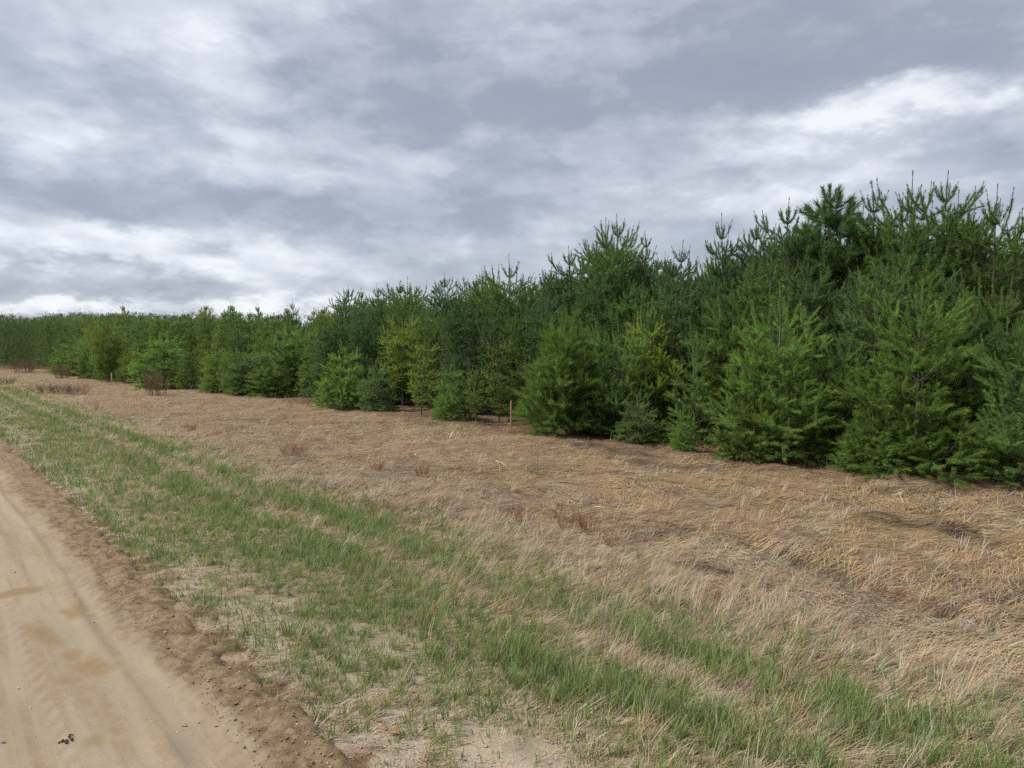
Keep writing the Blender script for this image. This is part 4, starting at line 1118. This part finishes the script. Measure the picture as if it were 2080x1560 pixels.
# tape scrap
x, y, z = at(1031, 862)
n_ = 10; co = []
for i in range(n_):
    f = i / (n_ - 1)
    co += [(f * .12 - .06, -.015, .015 + .015 * math.sin(f * 7)), (f * .12 - .06, .018, .035 + .015 * math.sin(f * 7 + .8))]
idx = [(2 * i, 2 * i + 2, 2 * i + 3, 2 * i + 1) for i in range(n_ - 1)]
o = link('flagging_tape', mk_mesh('flagging_tape', np.array(co), np.array(idx), M_tape, None, True)); o.location = (x, y, z + .005)
sd = o.modifiers.new('thick', 'SOLIDIFY'); sd.thickness = .002
tag(o, 'crumpled scrap of pink tape in the grass at the foot of the painted stake', 'tape')

# ------------------------------------------------------------------ sky, sun, camera
SUN_EL, SUN_AZ = math.radians(50), math.radians(-88)      # azimuth from +Y, to the right positive
sc = bpy.context.scene
world = bpy.data.worlds.new('World'); sc.world = world; world.use_nodes = True
wt = NT(world.node_tree)
bg = world.node_tree.nodes['Background']; wout = world.node_tree.nodes['World Output']
sky = wt.node('ShaderNodeTexSky'); sky.sky_type = 'NISHITA'; sky.sun_disc = False
sky.sun_elevation = SUN_EL; sky.sun_rotation = SUN_AZ
tc = wt.node('ShaderNodeTexCoord'); D = tc.outputs['Generated']
sp = wt.node('ShaderNodeSeparateXYZ'); wt.l.new(D, sp.inputs[0])
dx, dy, dz = sp.outputs
zz = wt.math('MAXIMUM', dz, 0.0)
den = wt.math('ADD', zz, 0.26)
pl = wt.node('ShaderNodeCombineXYZ', inp={0: wt.math('DIVIDE', dx, den), 1: wt.math('DIVIDE', dy, den), 2: 0.0}).outputs[0]
nA = wt.noise(pl, 1.1, 9, 0.56, 0.2)
nB = wt.noise(pl, 2.6, 9, 0.58, 0.2)
nE = wt.ramp(wt.noise(pl, 1.9, 10, 0.60, 0.3), 0.46, 0.56)
nC = wt.noise(D, 2.6, 5, 0.55)
nD = wt.noise(D, 7.0, 5, 0.6)
flat = wt.node('ShaderNodeCombineXYZ', inp={0: dx, 1: dy, 2: wt.math('MULTIPLY', dz, 2.3)}).outputs[0]
shift = wt.node('ShaderNodeCombineXYZ', inp={0: wt.math('ADD', dx, 0.012), 1: dy, 2: wt.math('MULTIPLY', wt.math('ADD', dz, 0.020), 2.3)}).outputs[0]
l1 = wt.noise(flat, 5.5, 9, 0.56, 0.15); l2 = wt.noise(shift, 5.5, 9, 0.56, 0.15)
lit = wt.math('SUBTRACT', l1, l2)               # cloud tops towards the light, flat dark bases
lump = wt.ramp(l1, 0.46, 0.56)
wc = wt.node('ShaderNodeTexNoise'); wc.inputs['Scale'].default_value = 5.0; wc.inputs['Detail'].default_value = 10; wc.inputs['Roughness'].default_value = 0.62; wt.l.new(flat, wc.inputs['Vector'])
wsp = wt.node('ShaderNodeSeparateColor'); wt.l.new(wc.outputs['Color'], wsp.inputs[0])
az = wt.math('ARCTAN2', dx, dy); el = wt.math('ARCSINE', dz)
az = wt.math('ADD', az, wt.math('MULTIPLY', wt.math('SUBTRACT', wsp.outputs[0], 0.5), 0.34))
el = wt.math('ADD', el, wt.math('MULTIPLY', wt.math('SUBTRACT', wsp.outputs[1], 0.5), 0.15))
b = wt.math('MULTIPLY_ADD', wt.math('SUBTRACT', nA, 0.5), 0.85, 0.545)
b = wt.math('ADD', b, wt.math('MULTIPLY', wt.math('SUBTRACT', nB, 0.5), 0.34))
b = wt.math('ADD', b, wt.math('MULTIPLY', wt.math('SUBTRACT', nE, 0.5), 0.11))
b = wt.math('ADD', b, wt.math('MULTIPLY', lit, 0.75))
b = wt.math('ADD', b, wt.math('MULTIPLY', wt.math('SUBTRACT', lump, 0.5), 0.13))
b = wt.math('ADD', b, wt.math('MULTIPLY', wt.math('SUBTRACT', nC, 0.5), 0.25))
b = wt.math('ADD', b, wt.math('MULTIPLY', wt.math('SUBTRACT', nD, 0.5), 0.20))
def dir_of(px, py):
    a_, b_, c_ = ray(px, py); l = math.sqrt(a_ * a_ + b_ * b_ + c_ * c_)
    return math.atan2(a_, b_), math.asin(c_ / l)
CLOUDS = [(1840, 205, 120, 40, .62), (1690, 270, 230, 45, .20), (440, 150, 100, 50, .30), (500, 90, 60, 40, .12), (90, 480, 170, 36, .24), (20, 230, 70, 90, .25), (470, 545, 220, 26, .28), (560, 612, 200, 16, .2), (250, 470, 120, 18, .2),
          (640, 610, 120, 20, .25), (60, 605, 130, 14, .35), (1500, 385, 330, 40, .24), (250, 290, 300, 45, .12), (1330, 300, 250, 40, .12),
          (1300, 160, 560, 130, -.24), (900, 250, 360, 90, -.16), (420, 420, 420, 55, -.30), (1000, 450, 260, 40, -.14), (120, 210, 130, 60, -.16), (1750, 70, 330, 80, -.22),
          (200, 560, 260, 22, -.34), (700, 540, 140, 22, -.16), (1850, 350, 330, 70, -.12), (2000, 60, 140, 50, .10), (150, 60, 260, 60, .05), (700, 120, 160, 60, -.10)]
for px, py, sx, sy, amt in CLOUDS:
    a0, e0 = dir_of(px, py); sa = sx / FPX; se = sy / FPX
    q1 = wt.math('DIVIDE', wt.math('SUBTRACT', az, a0), sa); q2 = wt.math('DIVIDE', wt.math('SUBTRACT', el, e0), se)
    r2 = wt.math('ADD', wt.math('MULTIPLY', q1, q1), wt.math('MULTIPLY', q2, q2))
    gss = wt.math('POWER', 2.718, wt.math('MULTIPLY', wt.math('MULTIPLY', r2, wt.math('ADD', r2, 0.6)), -0.42))
    b = wt.math('ADD', b, wt.math('MULTIPLY', gss, amt))
cr = wt.node('ShaderNodeValToRGB'); cr.color_ramp.interpolation = 'B_SPLINE'
els = cr.color_ramp.elements
EXPO = 1.75; K = 10.0 / 2 ** EXPO         # so that the colours below are what the picture shows
stops = [(0.0, (0.28, 0.315, 0.39)), (0.25, (0.375, 0.41, 0.495)), (0.5, (0.50, 0.54, 0.625)), (0.75, (0.68, 0.725, 0.80)), (1.0, (0.95, 0.97, 1.0))]
els[0].position = 0; els[1].position = 1
for p_, c_ in stops[1:-1]: els.new(p_)
for e_, (p_, c_) in zip(sorted(els, key=lambda e: e.position), stops):
    e_.color = (*c_, 1)
b = wt.math('MAXIMUM', b, wt.math('MULTIPLY_ADD', b, 0.35, 0.12))
wt.l.new(b, cr.inputs[0])
# overcast skies grow brighter towards the zenith
ze = wt.math('MULTIPLY_ADD', wt.ramp(dz, 0.38, 1.0), 0.05, 1.0)
ze = wt.math('MULTIPLY', ze, K)
zc = wt.node('ShaderNodeCombineColor', inp={0: ze, 1: ze, 2: ze}).outputs[0]
cl = wt.mix(1.0, cr.outputs[0], zc, 'MULTIPLY')
cl = wt.mix(0.96, sky.outputs[0], cl)
wt.l.new(cl, bg.inputs['Color']); bg.inputs['Strength'].default_value = 0.1

sun = bpy.data.lights.new('sun', 'SUN'); sun.energy = 1.5; sun.angle = math.radians(10); sun.color = (1.0, 0.95, 0.87)
so = bpy.data.objects.new('sun', sun); C.objects.link(so)
sd_ = Vector((math.sin(SUN_AZ) * math.cos(SUN_EL), math.cos(SUN_AZ) * math.cos(SUN_EL), math.sin(SUN_EL)))
so.rotation_euler = sd_.to_track_quat('Z', 'Y').to_euler(); so.location = sd_ * 60

cam = bpy.data.cameras.new('camera'); cam.sensor_width = 36; cam.lens = 36 * FPX / 2080; cam.clip_end = 4000; cam.clip_start = 0.05
co_ = bpy.data.objects.new('camera', cam); C.objects.link(co_)
co_.location = (0, 0, CAM_H); co_.rotation_euler = (PI / 2 - PITCH, 0, 0)
sc.camera = co_
sc.view_settings.view_transform = 'Standard'; sc.view_settings.look = 'None'
sc.view_settings.exposure = EXPO; sc.view_settings.gamma = 1.0
sc.cycles.max_bounces = 4; sc.cycles.diffuse_bounces = 2; sc.cycles.transmission_bounces = 2; sc.cycles.glossy_bounces = 1
sc.cycles.sample_clamp_indirect = 2.0; sc.cycles.sample_clamp_direct = 4.0
sc.cycles.use_denoising = False
